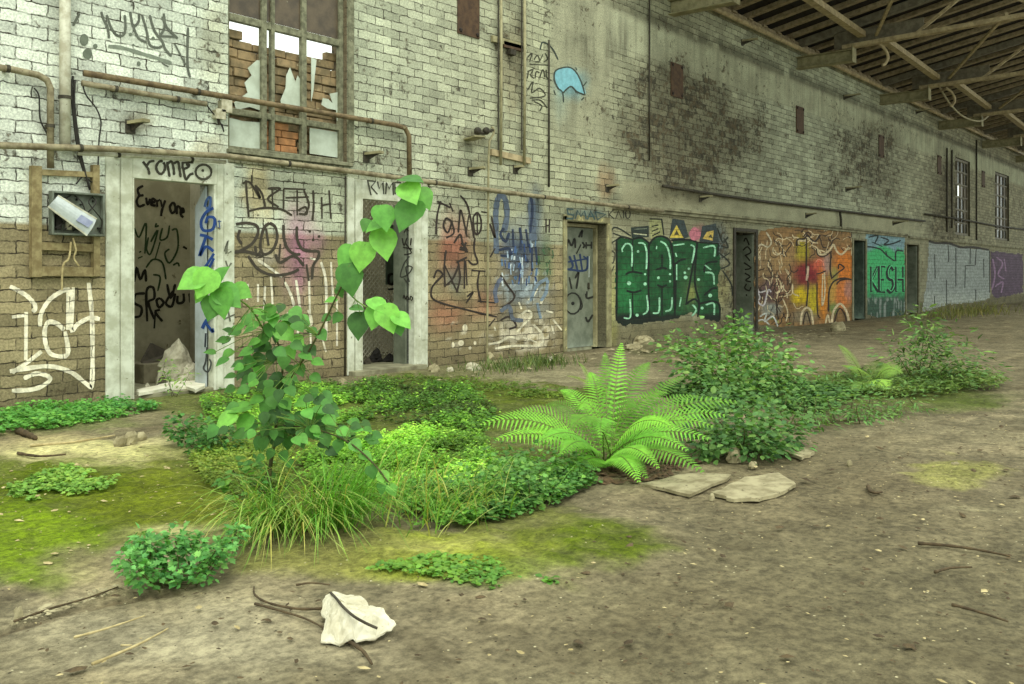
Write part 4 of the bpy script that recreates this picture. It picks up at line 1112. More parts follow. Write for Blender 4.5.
board_paint(OPN['d1'][2] - .055, [([(340, 200), (350, 170), (365, 160), (362, 200), (345, 205)], 2.6, srgb(70, 100, 150)), ([(378, 205), (345, 225), (325, 265), (335, 300), (375, 295), (382, 250), (355, 245), (345, 270)], 3, U1), ([(320, 320), (345, 325), (375, 340)], 3, U1), ([(345, 330), (318, 410), (345, 370), (378, 390)], 3, U1),
            ([(380, 400), (340, 460), (320, 480)], 2.6, U1), ([(350, 480), (380, 420)], 2.6, U1), ([(330, 580), (345, 590), (325, 610), (345, 640)], 2, srgb(50, 60, 70)), ([(378, 650), (345, 690), (330, 720)], 3.4, U1), ([(340, 690), (375, 735), (372, 720)], 2.8, U1), ([(345, 740), (342, 800)], 1.8, srgb(56, 60, 66)), ([(350, 800), (345, 860), (335, 890), (355, 905), (368, 870), (360, 850)], 1.7, srgb(70, 74, 72))],
            LIN, 'blue sprayed letters', 125, 160, 4.273)
board_paint(OPN['d2'][2] - .05, [([(350, 330), (375, 360)], 1.4, KB), ([(375, 330), (350, 370)], 1.4, KB), ([(340, 400), (350, 440), (365, 400)], 1.4, KB), ([(345, 450), (395, 460)], 1.4, KB), ([(360, 430), (390, 480), (350, 490)], 1.4, KB), ([(390, 400), (385, 440)], 1.4, KB), ([(380, 500), (350, 540), (330, 610), (370, 600), (395, 560), (360, 560), (380, 640)], 1.3, srgb(60, 62, 54)), ([(350, 620), (375, 655)], 1.3, srgb(60, 62, 54)),
            ([(345, 730), (350, 712), (358, 735)], 1.2, KB), ([(362, 735), (366, 715), (378, 735), (364, 738)], 1.2, KB), ([(384, 738), (386, 718), (398, 730), (388, 742)], 1.2, KB)], LIN2, 'black scrawled letters', 340, 165, 5.47)
c = crop(340, 165, 5.47)
g = Paint(1.19, -.003)
for L in ([(290, 595), (268, 605), (268, 645), (290, 650), (312, 600), (310, 645)], [(262, 680), (300, 678)]): g.stroke(c(L), 2.6, srgb(22, 22, 20))
g.done('graffiti_tag', 'black scrawl', PANEL, 'marker')
# grey-green door, its lintel, the fourth doorway
c = crop(560, 200, 4.275)
g = Paint(.22, -.003)
for L in ([(30, 200), (35, 170), (50, 195), (62, 165), (66, 205)], [(95, 180), (105, 195), (98, 205)], [(112, 180), (112, 208)], [(135, 178), (135, 208)], [(112, 193), (135, 193)], [(80, 160), (95, 130), (92, 160)], [(40, 330), (50, 380)], [(65, 335), (80, 310), (70, 380)], [(110, 400), (118, 420), (150, 410)], [(118, 370), (128, 380)], [(115, 390), (115, 420)], [(110, 500), (120, 520), (140, 490)], [(30, 200), (26, 230)], [(70, 230), (90, 190)]): g.stroke(c(L), 2.0, srgb(40, 40, 34))
for L in ([(40, 240), (55, 280), (40, 300)], [(60, 235), (75, 300)], [(85, 230), (95, 300)], [(35, 265), (120, 250)], [(30, 295), (110, 300), (118, 240)], [(100, 240), (125, 260)]): g.stroke(c(L), 2.2, srgb(38, 54, 84))
x, y = c([(55, 442)])[0]; g.ell(x, y, 8, 10.6, 1.6, srgb(40, 40, 34)); g.dot(x, y, 1.8, srgb(30, 30, 26)); g.stroke(c([(85, 415), (95, 450), (88, 470)]), 1.4, srgb(40, 40, 34))
g.stroke(c([(125, 240), (124, 330)]), 1.2, srgb(170, 178, 170), False)
g.done('graffiti_tag', 'black and blue tags with an eye-like circle below', LEAF3, 'marker')
g = Paint(0.0, -.034); S1 = srgb(62, 84, 84)
for L in ([(58, 40), (30, 38), (35, 60), (60, 65), (55, 80), (28, 78)], [(65, 80), (75, 45), (90, 70), (105, 45), (112, 82)], [(118, 84), (130, 48), (150, 84)], [(122, 70), (145, 70)], [(150, 50), (195, 62), (160, 84), (150, 50)]): g.stroke(c(L), 2.0, S1, False)
g.done('graffiti_tag', 'blue-grey letters sprayed above the grey-green door', d3, 'marker')
g = Paint()
for L in ([(208, 45), (210, 80)], [(228, 42), (210, 62), (232, 80)], [(238, 80), (250, 45), (262, 78)], [(262, 45), (282, 42)], [(272, 45), (272, 78)]): g.stroke(c(L), 1.2, srgb(60, 58, 48), False)
x, y = c([(290, 60)])[0]; g.ell(x, y, 2.4, 4.4, 1.2, srgb(60, 58, 48))
for L in ([(215, 200), (205, 240), (225, 270), (235, 230), (215, 215)], [(208, 250), (215, 310), (232, 280)]): g.stroke(c(L), 1.3, srgb(70, 68, 54))
g.done('graffiti_tag', 'small dark tags between the grey-green door and the green mural', WALL, 'marker')
board_paint(OPN['d4'][2] - .06, [([(250, 180), (262, 160), (280, 200)], 1.5, KB), ([(245, 230), (270, 210), (290, 240), (255, 260)], 1.5, KB), ([(260, 260), (285, 290)], 1.5, KB), ([(250, 300), (290, 330), (255, 340)], 1.5, KB), ([(255, 360), (285, 380), (260, 400), (290, 410)], 1.5, KB), ([(265, 420), (255, 445), (280, 460), (290, 440)], 1.5, KB), ([(264, 480), (266, 490)], 1.5, KB)], LEAF4, 'black scrawl', 700, 210, 5.7)
# blue splat and tags high on the wall
c = crop(420, 18, 4.559)
g = Paint(); DK2 = srgb(60, 68, 60)
g.fill(c([(612, 250), (640, 230), (680, 225), (715, 250), (740, 300), (755, 345), (720, 335), (690, 310), (665, 330), (650, 345), (625, 310)]), srgb(122, 176, 186), True)
for L in ([(612, 285), (615, 245), (645, 228), (685, 226), (715, 252), (738, 300), (752, 350)], [(612, 285), (630, 320), (650, 340), (655, 385)], [(650, 345), (668, 325), (690, 312), (715, 335), (750, 350)], [(548, 145), (560, 110), (600, 135), (630, 190)], [(610, 330), (618, 350)], [(735, 375), (748, 362)], [(745, 310), (760, 290)], [(710, 225), (715, 238)]): g.stroke(c(L), 1.5, DK2)
g.done('graffiti_tag', 'pale blue splat outlined in black high on the wall', WALL, 'marker')
g = Paint(); DG = srgb(66, 66, 52)
for L in ([(490, 180), (510, 160), (500, 200)], [(520, 190), (535, 170), (545, 195), (525, 200)], [(545, 200), (560, 165)], [(570, 160), (582, 185), (565, 200)], [(495, 240), (490, 275)], [(490, 245), (515, 235), (505, 260), (520, 275)], [(525, 275), (530, 245), (545, 250)], [(545, 275), (560, 235), (570, 270)], [(575, 235), (578, 270), (600, 285)], [(490, 330), (515, 290), (510, 340), (545, 320), (570, 355), (500, 365)], [(510, 375), (550, 375), (580, 410)], [(520, 380), (555, 400), (545, 425)], [(500, 210), (585, 215)]): g.stroke(c(L), 1.3, DG)
g.done('graffiti_tag', 'small black scribbled words beside the blue splat', WALL, 'marker')
# ================================================================= PIPES AND FIXTURES ON THE WALL
def pipe(name, label, cat, pts, r, mat, y=-.05, clips=True, n=10, group=None, smooth=0):
    """a run along the wall through photo points"""
    P = [wall(px, py, y - r) for px, py in pts]
    if smooth: P = smooth_pts(P, smooth)
    t = thing(name, label, cat, tuple(P[0]), group)
    b = MB(); b.tube(P, r, n); b.build('run', mat, t, True)
    if clips:
        L = sum((P[i + 1] - P[i]).length for i in range(len(P) - 1)); k = max(2, int(L / 2.2))
        for j in range(min(k, 14)):
            d = L * (j + .5) / k; i = 0
            while i < len(P) - 2 and d > (P[i + 1] - P[i]).length: d -= (P[i + 1] - P[i]).length; i += 1
            q = P[i] + (P[i + 1] - P[i]).normalized() * d; tv = (P[i + 1] - P[i]).normalized()
            b = MB(); b.tube([q - tv * .015, q + tv * .015], r * 1.18, n); b.box(q.x - .02, q.x + .02, q.y, -.001, q.z - .02, q.z + .02)
            b.build('clip', MAT['dark_iron'], t)
    return t

pipe('drain_pipe', 'thick white speckled pipe coming down the wall at the upper left', 'pipe', [(65, -60), (65, 60), (65, 150)], .048, MAT['white_pipe'], -.03)
pipe('water_pipe', 'brown pipe bending down at the upper left edge', 'pipe', [(-40, 62), (10, 69), (38, 75), (47, 80), (50.5, 88), (50.5, 168)], .03, MAT['tan_pipe'])
pipe('water_pipe', 'upper of two brown pipes, running under the big window and bending down', 'pipe', [(84, 73), (150, 84), (228, 97), (300, 109), (395, 125), (405, 128), (409, 136), (409.5, 175)], .031, MAT['rust_pipe'])
pipe('water_pipe', 'lower of two brown pipes, short, ending before the big window', 'pipe', [(82, 83), (140, 93), (206, 104)], .028, MAT['tan_pipe'], clips=True)
rail = [(-60, 143), (18, 146), (110, 149), (230, 156.5), (340, 170), (430, 182), (520, 194), (600, 204), (663, 211)]
pipe('wall_pipe', 'long pipe running level above the doorways from the left edge', 'pipe', rail, .03, MAT['tan_pipe'], -.10, n=12)
pipe('wall_pipe', 'short pale pipe just below the long pipe at the left', 'pipe', [(78, 153), (150, 156.5), (225, 162)], .022, MAT['white_pipe'])
# ledge above the right-hand doors
b = MB(); b.box(WX(612), WX(905), -.09, 0, 2.33, 2.385); b.box(WX(612), WX(905), -.05, 0, 2.27, 2.329)
struct('trim_1', b, MAT['concrete'], 'thin concrete ledge above the murals')
b = MB(); b.box(WX(908), WX(1060), -.05, 0, 2.27, 2.34); struct('trim_2', b, MAT['concrete'], 'thin ledge above the silver mural')
pipe('wall_pipe', 'thin dark pipe high above the murals with drooping clips', 'pipe', [(663, 186), (700, 192), (760, 201), (850, 212), (905, 219), (925, 221)], .03, MAT['dark_iron'], -.04)
pipe('wall_pipe', 'thin dark pipe continuing past the far windows', 'pipe', [(925, 214), (960, 219), (994, 225.5), (1030, 230)], .03, MAT['dark_iron'], -.04)
for px, y0, y1, lab in ((549, 40, 187, 'thin conduit beside the blue splat'), (649.5, -10, 160, 'straight conduit down the sooty brick, right of the blue splat'), (947, 148, 232, 'conduit left of the first far window'), (976.5, 140, 240, 'conduit between the two far windows'), (952, 150, 228, 'thin conduit at the edge of the first far window')):
    pipe('conduit', lab, 'conduit', [(px, y0), (px, (y0 + y1) / 2), (px, y1)],   .016 if px < 700 else .028, MAT['dark_iron'], -.02, False, 6)
pipe('conduit', 'long thin conduit from the lamp arm down past the blue graffiti to the ground', 'conduit', [(492, 127), (494, 130), (493.5, 134), (489.5, 141), (488.6, 160), (487.8, 260), (487.2, 350), (486.5, 359)], .016, MAT['steel'], -.075, False, 8)
pipe('conduit', 'thin rod beside the second doorway post', 'conduit', [(345.5, 176), (345.2, 280), (345, 376)], .012, MAT['dark_iron'], -.03, False, 6)
pipe('conduit', 'drop pipe from the thin dark pipe to the ledge', 'conduit', [(840, 212), (841, 220), (841, 229)], .03, MAT['dark_iron'], -.04, False, 6)
# loose cables at the left
for i, (L, lab) in enumerate((([(73, 76), (71.5, 90), (73, 110), (78, 150), (86, 178)], 'black cable hanging beside the white pipe, leftmost of three'), ([(75, 80), (74, 100), (77, 130), (82, 160), (90, 190)], 'black cable just right of the white pipe'),
                             ([(82, 82), (86, 95), (96, 108), (101, 122), (99, 140), (98, 170)], 'thin looping cable below the brown pipes'), ([(34, 88), (39, 96), (40, 118), (46, 132), (53, 144)], 'thin sagging cable at the left edge'),
                             ([(206, 104), (212, 112), (220, 122), (224, 132), (222, 124)], 'knotted cable under the junction boxes'), ([(76, 184), (84, 176), (92, 182), (99, 172)], 'tangled wire above the fuse box'))):
    pipe('cable', lab, 'cable', L, .011 if i < 2 else .007, MAT['cable'], -.04, False, 6, smooth=4)
# frame of two uprights and cross bars
t = thing('pipe_frame', 'tall frame of two pipes joined by bolted cross bars, left of the blue splat', 'pipe frame', tuple(wall(512, 160, -.06)))
for px in (501, 524.5):
    b = MB(); b.tube([wall(px, -25, -.08), wall(px + .3, 80, -.08), wall(px - .2, 165, -.08)], .021); b.build('upright', MAT['steel'], t, True)
    b = MB(); b.tube([wall(px - 2.6, -25, -.06), wall(px - 2.6, 150, -.06)], .012, 6); b.build('cable', MAT['dark_iron'], t)
for (x0, y0), (x1, y1), m in (((492, 38.5), (524, 47), 'steel'), ((491, 152), (530, 161), 'steel_tan'), ((503, 44), (523, 49), 'rust_plate')):
    b = MB(); b.bar(wall(x0, y0, -.03), wall(x1, y1, -.03), .04, .085); b.build('cross_bar', MAT[m], t)
# small dark box on the frame
b = MB(); p = wall(509, 53, 0); b.box(p.x - .06, p.x + .06, -.09, 0, p.z - .04, p.z + .04); tag(b.build('junction_box', MAT['dark_iron']), 'small dark box between the uprights of the pipe frame', 'junction box')
# rusty plates
def plate(px, y0, y1, w, label):
    p, q = wall(px, y0), wall(px, y1); x = p.x; h = .62; zc = 4.74
    t = thing('steel_plate', label, 'plate', (x, 0, zc - h / 2), 'rusty plates bolted along the wall')
    b = MB(); b.box(x - w / 2, x + w / 2, -.02, -.001, zc - h / 2, zc + h / 2); sh = b.build('sheet', MAT['rust_plate'], t)
    for sx in (-1, 1):
        for sz in (-1, 1):
            b = MB(); c_ = Vector((x + sx * (w / 2 - .05), -.02, zc + sz * (h / 2 - .05))); b.lathe(c_, (0, -1, 0), [(0, .03), (.012, .03), (.02, .02)], 6); b.build('bolt', MAT['bolt'], sh)
    return t
LP = ['rusty plate at the top edge of the wall, leftmost and nearest of the row', 'rusty plate in the sooty brickwork, second of the row', 'rusty plate below the first roof bracket, third of the row', 'rusty plate fourth of the row, below the second roof bracket', 'rusty plate fifth of the row, beside the first far window', 'rusty plate last of the row, between the far windows']
for k in range(6):
    px = [468, 676.5, 799.5, 881, 939, 983][k]
    plate(px, 0, 1, .44, LP[k])
# short rusty wall brackets
def bracket(px, py, s, label, down=.3, yaw=.3):
    p = wall(px, py); t = thing('wall_bracket', label, 'bracket', (p.x, 0, p.z), 'short iron brackets sticking out of the wall'); s *= .8
    b = MB(); d = Vector((math.sin(yaw), -math.cos(yaw), .06)) * s
    b.bar(p, p + d, .085, .03); b.build('arm', MAT['steel'], t)
    b = MB(); b.prism([p + Vector((.006, 0, -.015)), p + d * .8 + Vector((.006, 0, -.015)), p + Vector((.006, 0, -.09))], (-.012, 0, 0)); b.build('web', MAT['dark_iron'], t)
    b = MB(); b.box(p.x - .05, p.x + .05, -.015, 0, p.z - .10, p.z + .03); b.build('base_plate', MAT['dark_iron'], t)
for px, py, s, lab in ((130, 123, .26, 'iron bracket below the twin brown pipes, over the first doorway'), (366, 154, .28, 'iron bracket under the pipe bend right of the big window'), (470, 169, .28, 'iron bracket below the lamp arm'), (607, 186, .26, 'iron bracket in front of the orange rust patch'),
                       (700, 197, .3, 'iron bracket on the thin dark pipe above the green mural'), (846, 188, .5, 'iron bracket high above the gap between the orange and bright green murals'), (742, 41, .4, 'iron bracket near the top of the wall under the roof'), (844, 96, .5, 'iron bracket left of the second roof bracket beam'), (916, 111, .5, 'iron bracket left of the third roof bracket beam'), (806, 214, .3, 'iron bracket on the thin dark pipe above the orange mural'), (515, 167, .16, 'small iron bracket below the pipe frame'), (893, 222, .5, 'iron bracket above the bright green mural')):
    bracket(px, py, s, lab)
# lamp arm with insulators
p = wall(478, 133)
t = thing('insulator_bracket', 'iron arm with round insulators left of the pipe frame', 'bracket', (p.x, 0, p.z))
q = wall(468, 140)
b = MB(); b.bar(q, q + Vector((-.16, -.36, .0)), .16, .02); b.build('shelf', MAT['steel'], t)
b = MB(); b.tube([wall(475, 133, -.12), wall(484, 133, -.12), wall(493, 130, -.12)], .02); b.tube([wall(484, 133, 0), wall(484, 133, -.12)], .02); b.build('arm', MAT['dark_iron'], t)
for px in (477.5, 486):
    b = MB(); c_ = wall(px, 131, -.13); b.lathe(c_ + Vector((0, .04, 0)), (0, -1, 0), [(0, .03), (.02, .05), (.05, .055), (.08, .04), (.09, .02)], 10); b.build('insulator', MAT['dark_iron'], t, True)
# junction boxes by the window
for px, py, w, h, lab in ((222, 107, .11, .12, 'upper pale junction box at the left edge of the big window'), (216, 115, .10, .09, 'lower pale junction box at the left edge of the big window')):
    p = wall(px, py); t = thing('junction_box', lab, 'junction box', (p.x, 0, p.z), 'junction boxes beside the window')
    b = MB(); b.box(p.x - w / 2, p.x + w / 2, -.08, 0, p.z - h / 2, p.z + h / 2); bd = b.build('body', MAT['porcelain'], t)
    b = MB(); b.box(p.x - w / 2 - .008, p.x + w / 2 + .008, -.095, -.0801, p.z - h / 2 - .008, p.z + h / 2 + .008); b.build('cover', MAT['porcelain'], t)
    b = MB(); b.tube([(p.x, -.04, p.z - h / 2), (p.x + .01, -.045, p.z - h / 2 - .06)], .015); b.build('gland', MAT['dark_iron'], bd)
# fuse box, timber frame, lamp cover
t = thing('timber_frame', 'ochre timber frame fixed to the wall around the fuse box', 'frame', tuple(wall(65, 284)))
for (x0, y0), (x1, y1), w in (((35.5, 166), (35.5, 277), .085), ((95, 165), (95.5, 276), .06), ((33, 172), (98, 175), .05), ((40, 246), (94, 248), .07), ((31, 271), (98, 272), .085)):
    b = MB(); vert = x0 == x1 or abs(x1 - x0) < 2
    b.bar(wall(x0, y0, -.04 if vert else -.03), wall(x1, y1, -.04 if vert else -.03), w if vert else .06, .06 if vert else w, up=(0, -1, 0) if vert else (0, 0, 1)); b.build('rail', MAT['wood'], t)
x0, x1 = WX(45), WX(98); z1, z0 = WZ(70, 193), WZ(70, 236)
t = thing('fuse_box', 'open grey metal fuse box hanging in the timber frame', 'fuse box', ((x0 + x1) / 2, 0, z0))
b = MB(); b.box(x0, x1, -.075, -.071 + .003, z0, z1); b.build('back_plate', MAT['metal_box'], t)
b = MB(); b.box(x0, x0 + .02, -.14, -.0751, z0, z1); b.box(x1 - .02, x1, -.14, -.0751, z0, z1); b.box(x0 + .02, x1 - .02, -.14, -.0751, z1 - .02, z1); b.box(x0 + .02, x1 - .02, -.14, -.0751, z0, z0 + .02); b.build('rim', MAT['metal_box'], t)
rnd = random.Random(9)
for k in range(4):
    b = MB(); xa = x0 + .05 + (x1 - x0 - .12) * k / 4; b.box(xa, xa + .05, -.115, -.0751, z0 + .05, z0 + .19); b.build('fuse_holder', MAT['porcelain'] if k % 2 else MAT['black'], t)
b = MB()
for k in range(26):
    xa, za = rnd.uniform(x0 + .04, x1 - .05), rnd.uniform(z0 + .03, z1 - .04); b.box(xa, xa + rnd.uniform(.01, .03), -.09 - rnd.uniform(0, .02), -.0751, za, za + rnd.uniform(.01, .03))
b.build('terminal', MAT['black'], t)
for k in range(5):
    b = MB(); xa = rnd.uniform(x0 + .05, x1 - .05); pts = [(xa, -.09, z1 - .03), (xa + rnd.uniform(-.1, .1), -.15, (z0 + z1) / 2 + .1), (xa + rnd.uniform(-.15, .15), -.13, (z0 + z1) / 2 - .05), (xa + rnd.uniform(-.1, .1), -.1, z0 + .04)]
    b.tube(smooth_pts(pts, 4), .006, 5); b.build('wire', MAT['cable'], t)
# the plastic lamp cover hanging askew
P4_ = [wall(48, 206.5, -.17), wall(58, 195.5, -.17), wall(96.5, 219, -.21), wall(87, 235.5, -.21)]
t = thing('lamp_cover', 'pale plastic lamp cover hanging askew in front of the fuse box', 'lamp cover', tuple(P4_[0]))
ax, wd = (P4_[2] - P4_[1]), (P4_[0] - P4_[1]); nrm = ax.cross(wd).normalized()
if nrm.y > 0: nrm = -nrm
b = MB(); n = 7; vs = []
for e in (0, 1):
    for k in range(n):
        u = k / (n - 1); vs.append((P4_[1].lerp(P4_[0], u) if e == 0 else P4_[2].lerp(P4_[3], u)) + nrm * (.03 * math.sin(math.pi * u)))
b.add(vs, [(k, k + 1, n + k + 1, n + k) for k in range(n - 1)] + [tuple(range(n)), tuple(range(2 * n - 1, n - 1, -1))]); DF = b.build('diffuser', MAT['plastic'], t)
b = MB(); b.bar(P4_[1], P4_[2], .014, .014); b.bar(P4_[0], P4_[3], .014, .014); b.build('rim', MAT['white_pipe'], t)
b = MB(); q = (P4_[1].lerp(P4_[2], .78) + P4_[0].lerp(P4_[3], .78)) / 2 + nrm * .031; b.obox(q, ax.normalized() * .06, wd.normalized() * .035, nrm * .004); b.build('sticker', simple('faded_blue_sticker', srgb(150, 156, 178), srgb(130, 136, 160), .5, 12, .1), DF)
b = MB(); b.tube(smooth_pts([wall(73, 238, -.10), wall(76, 250, -.12), wall(74, 258, -.1), wall(79, 266, -.11)], 4), .008, 6); b.tube(smooth_pts([wall(71, 242, -.1), wall(69, 258, -.11), wall(63, 266, -.1), wall(62, 290, -.09)], 4), .009, 6)
tag(b.build('wire', MAT['stick']), 'two pale bare wires dangling below the fuse box', 'wire')

# ================================================================= ROOF
BX = [20.6 + 5.75 * k for k in range(-1, 6)]
PITCH, EAVE, RW = .19, 6.45, 7.5
ROOF_X0, ROOF_X1 = 13.4, 58.0
roofz = lambda y: EAVE + .12 + PITCH * (-y)
r = thing('ceiling', 'dark boarded roof on rafters over the right end of the hall', None, (ROOF_X0, 0, EAVE)); r['kind'] = 'structure'
b = MB(); rnd = random.Random(4)
y = .3
while y > -RW:
    w = rnd.uniform(.2, .24); zz = roofz(y)
    b.add([(ROOF_X0 + rnd.uniform(-.5, .2), y, zz), (ROOF_X1, y, zz), (ROOF_X1, y - w + .012, roofz(y - w)), (ROOF_X0 + rnd.uniform(-.5, .2), y - w + .012, roofz(y - w)),
           (ROOF_X0, y, zz + .03), (ROOF_X1, y, zz + .03), (ROOF_X1, y - w + .012, roofz(y - w) + .03), (ROOF_X0, y - w + .012, roofz(y - w) + .03)], [(0, 1, 2, 3), (7, 6, 5, 4), (0, 4, 5, 1), (3, 2, 6, 7)])
    y -= w
b.add([(ROOF_X0, .3, roofz(.3) + .04), (ROOF_X1, .3, roofz(.3) + .04), (ROOF_X1, -RW, roofz(-RW) + .04), (ROOF_X0, -RW, roofz(-RW) + .04)], [(0, 1, 2, 3)])
b.build('boarding', MAT['board'], r)
x = ROOF_X0 + .2
while x < 47:
    if all(abs(x - q) > .12 for q in BX):
        b = MB(); w = .075; b.box(x - .1, x + .1, -.12, .2, EAVE + .02, roofz(.2) - .1)
        b.add([(x - w, .2, roofz(.2) - .1), (x + w, .2, roofz(.2) - .1), (x + w, -RW, roofz(-RW) - .1), (x - w, -RW, roofz(-RW) - .1), (x - w, .2, roofz(.2) - .01), (x + w, .2, roofz(.2) - .01), (x + w, -RW, roofz(-RW) - .01), (x - w, -RW, roofz(-RW) - .01)],
              [(3, 2, 1, 0), (4, 5, 6, 7), (0, 1, 5, 4), (1, 2, 6, 5), (2, 3, 7, 6), (3, 0, 4, 7)])
        b.build('rafter', MAT['rafter'], r)
    x += .72
b = MB(); b.box(ROOF_X0 + 1, 58, -.08, .25, WALL_TOP - .08, WALL_TOP + .02); b.build('wall_plate', MAT['rafter'], r)
b = MB(); b.tube([(15, -.16, EAVE - .16), (57, -.16, EAVE - .16)], .05); tag(b.build('eaves_pipe', MAT['steel_tan'], None, True), 'pipe running under the eaves at the top of the wall', 'pipe')
NB = ['nearest, at the top edge of the view', 'first whole one in view', 'second, below its truss heel', 'third, with the pale cable sagging in front', 'fourth, at the right edge', 'far along the wall', 'farthest along the wall']
for k, X in enumerate(BX):
    t = thing('bracket_beam', 'olive steel beam sticking out of the wall under the roof, ' + NB[k], 'beam', (X, 0, 5.85), 'steel bracket beams along the wall head')
    L = 1.28; z0, z1 = 5.88, 6.15
    b = MB(); b.box(X - .015, X + .015, -L, 0, z0 + .02, z1 - .02); b.build('web', MAT['steel'], t)
    b = MB(); b.box(X - .11, X + .11, -L, 0, z1 - .02, z1); b.build('flange', MAT['steel'], t)
    b = MB(); b.box(X - .11, X + .11, -L, 0, z0, z0 + .02); b.build('flange', MAT['steel'], t)
    b = MB(); b.box(X - .12, X + .12, -L - .02, -L - .0001, z0 - .02, z1 + .1); b.build('end_plate', MAT['steel'], t)
    t = thing('roof_truss', 'steel roof truss, ' + NB[k], 'truss', (X, -1.2, 6.16), 'roof trusses')
    zc = lambda y: 6.17 + .025 * (-y - 1.2)
    for s in (-1, 1):
        b = MB(); b.bar((X + s * .05, -1.05, zc(-1.05) + .05), (X + s * .05, -RW, zc(-RW) + .05), .07, .09); b.build('bottom_chord', MAT['steel_tan'], t)
    b = MB(); b.bar((X, .1, roofz(.1) - .12), (X, -RW, roofz(-RW) - .12), .14, .16); b.build('top_chord', MAT['steel_dark'], t)
    b = MB(); b.prism([(X - .012, -.85, 6.2), (X - .012, -2.3, 6.22), (X - .012, -2.75, 6.32), (X - .012, -2.75, 6.6), (X - .012, -.85, 6.55)], (.024, 0, 0)); b.build('gusset_plate', MAT['steel_dark'], t)
    ys = [-2.6, -3.8, -5.0, -6.2, -7.4]
    for i in range(4):
        b = MB(); lo, hi = (ys[i], ys[i + 1])
        p, q = ((X, lo, zc(lo) + .08), (X, hi, roofz(hi) - .18)) if i % 2 == 0 else ((X, lo, roofz(lo) - .18), (X, hi, zc(hi) + .08))
        b.bar(p, q, .06, .06); b.build('web_member', MAT['steel_tan'], t)
    if k < len(BX) - 1:
        X2 = BX[k + 1]
        for (p, q, w, lab) in (((X + .1, -1.75, 6.42), (X2 - .1, -1.5, 6.42), .16, 'heavy eaves brace'), ((X + .1, -4.3, 6.42), (X2 - .1, -1.8, 6.36), .06, 'thin diagonal brace')):
            b = MB(); b.bar(p, q, w, .12 if w > .1 else .05)
            tag(b.build('roof_brace', MAT['steel_tan']), lab + ', ' + NB[k], 'brace', 'braces between the trusses')
b = MB(); b.tube(smooth_pts([at_depth(939, 86, 27.5), at_depth(950, 104, 28), at_depth(964, 117, 28.5), at_depth(980, 121, 29), at_depth(990, 114, 29.5), at_depth(997, 105, 30)], 5), .03, 6)
tag(b.build('hanging_cable', MAT['pale_cable'], None, True), 'pale cable sagging from the truss in front of the third bracket beam', 'cable')
for px, py, t0, lab in ((882, 45, 20.2, 'curved pale bar hooked under the first truss'), (950, 90, 25.3, 'curved pale bar hooked under the second truss')):
    s = 20.2 / t0; b = MB(); b.tube(smooth_pts([at_depth(px - 6 * s, py - 3 * s, t0), at_depth(px + 2 * s, py + 3 * s, t0), at_depth(px + 6 * s, py + 12 * s, t0), at_depth(px + 3 * s, py + 19 * s, t0), at_depth(px, py + 20 * s, t0)], 4), .035, 6)
    tag(b.build('hooked_bar', MAT['steel_tan'], None, True), lab, 'bar')
# ================================================================= GROUND
MOSS = [  # px, py, rx, ry, strength, colour
    (80, 496, 160, 50, 1.0, srgb(102, 120, 8)), (40, 545, 70, 44, .95, srgb(122, 148, 16)), (180, 478, 60, 30, .8, srgb(104, 112, 20)), (210, 520, 50, 34, .6, srgb(120, 124, 46)), (165, 500, 90, 34, .9, srgb(112, 124, 18)),
    (400, 430, 200, 60, .95, srgb(92, 106, 36)), (540, 396, 90, 14, .95, srgb(88, 102, 22)), (300, 470, 140, 60, .8, srgb(104, 116, 40)), (590, 545, 82, 28, 1.0, srgb(100, 116, 18)), (520, 520, 70, 26, .7, srgb(120, 126, 50)),
    (430, 556, 110, 26, .9, srgb(158, 168, 52)), (300, 560, 80, 20, .6, srgb(150, 150, 70)), (520, 572, 60, 18, .7, srgb(138, 156, 50)), (500, 578, 50, 14, .5, srgb(134, 150, 66)), (330, 545, 80, 30, .7, srgb(150, 146, 80)), (860, 385, 120, 14, .8, srgb(88, 96, 42)), (950, 402, 60, 8, .7, srgb(96, 110, 46)), (930, 372, 60, 10, .5, srgb(96, 104, 58)),
    (960, 470, 54, 14, .8, srgb(166, 164, 92)), (900, 396, 120, 9, .8, srgb(78, 92, 26)), (640, 440, 60, 30, .8, srgb(84, 84, 48)), (700, 350, 90, 12, .5, srgb(92, 96, 56)), (790, 400, 110, 16, .7, srgb(86, 94, 44)), (60, 420, 100, 12, .6, srgb(110, 124, 60)), (250, 400, 130, 24, .8, srgb(110, 122, 52))]
DIRT_AND_SHADE = [(90, 452, 110, 15, .85, srgb(206, 198, 140)), (40, 438, 60, 10, .6, srgb(180, 166, 116)), (130, 590, 90, 24, .7, srgb(150, 138, 104)), (90, 566, 46, 24, .75, srgb(158, 146, 110)), (200, 640, 240, 46, .65, srgb(166, 158, 128)), (180, 530, 60, 9, .6, srgb(196, 190, 132)),
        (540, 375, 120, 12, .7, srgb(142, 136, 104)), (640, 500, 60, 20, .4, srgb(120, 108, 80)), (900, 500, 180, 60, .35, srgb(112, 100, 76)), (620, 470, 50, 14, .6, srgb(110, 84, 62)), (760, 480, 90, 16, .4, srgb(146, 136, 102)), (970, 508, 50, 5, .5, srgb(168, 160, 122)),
        (560, 590, 120, 14, .4, srgb(150, 142, 106)), (430, 640, 160, 40, .35, srgb(140, 128, 100)), (880, 440, 140, 12, .4, srgb(132, 122, 92)), (900, 350, 110, 20, .5, srgb(128, 120, 94)), (880, 600, 300, 150, .7, srgb(98, 91, 66)), (640, 610, 200, 80, .5, srgb(106, 98, 72)), (800, 480, 160, 50, .45, srgb(104, 94, 68)), (700, 600, 120, 40, .3, srgb(108, 98, 72))]  # bare dirt tones; broad dark patches at right are roof shade painted into colour


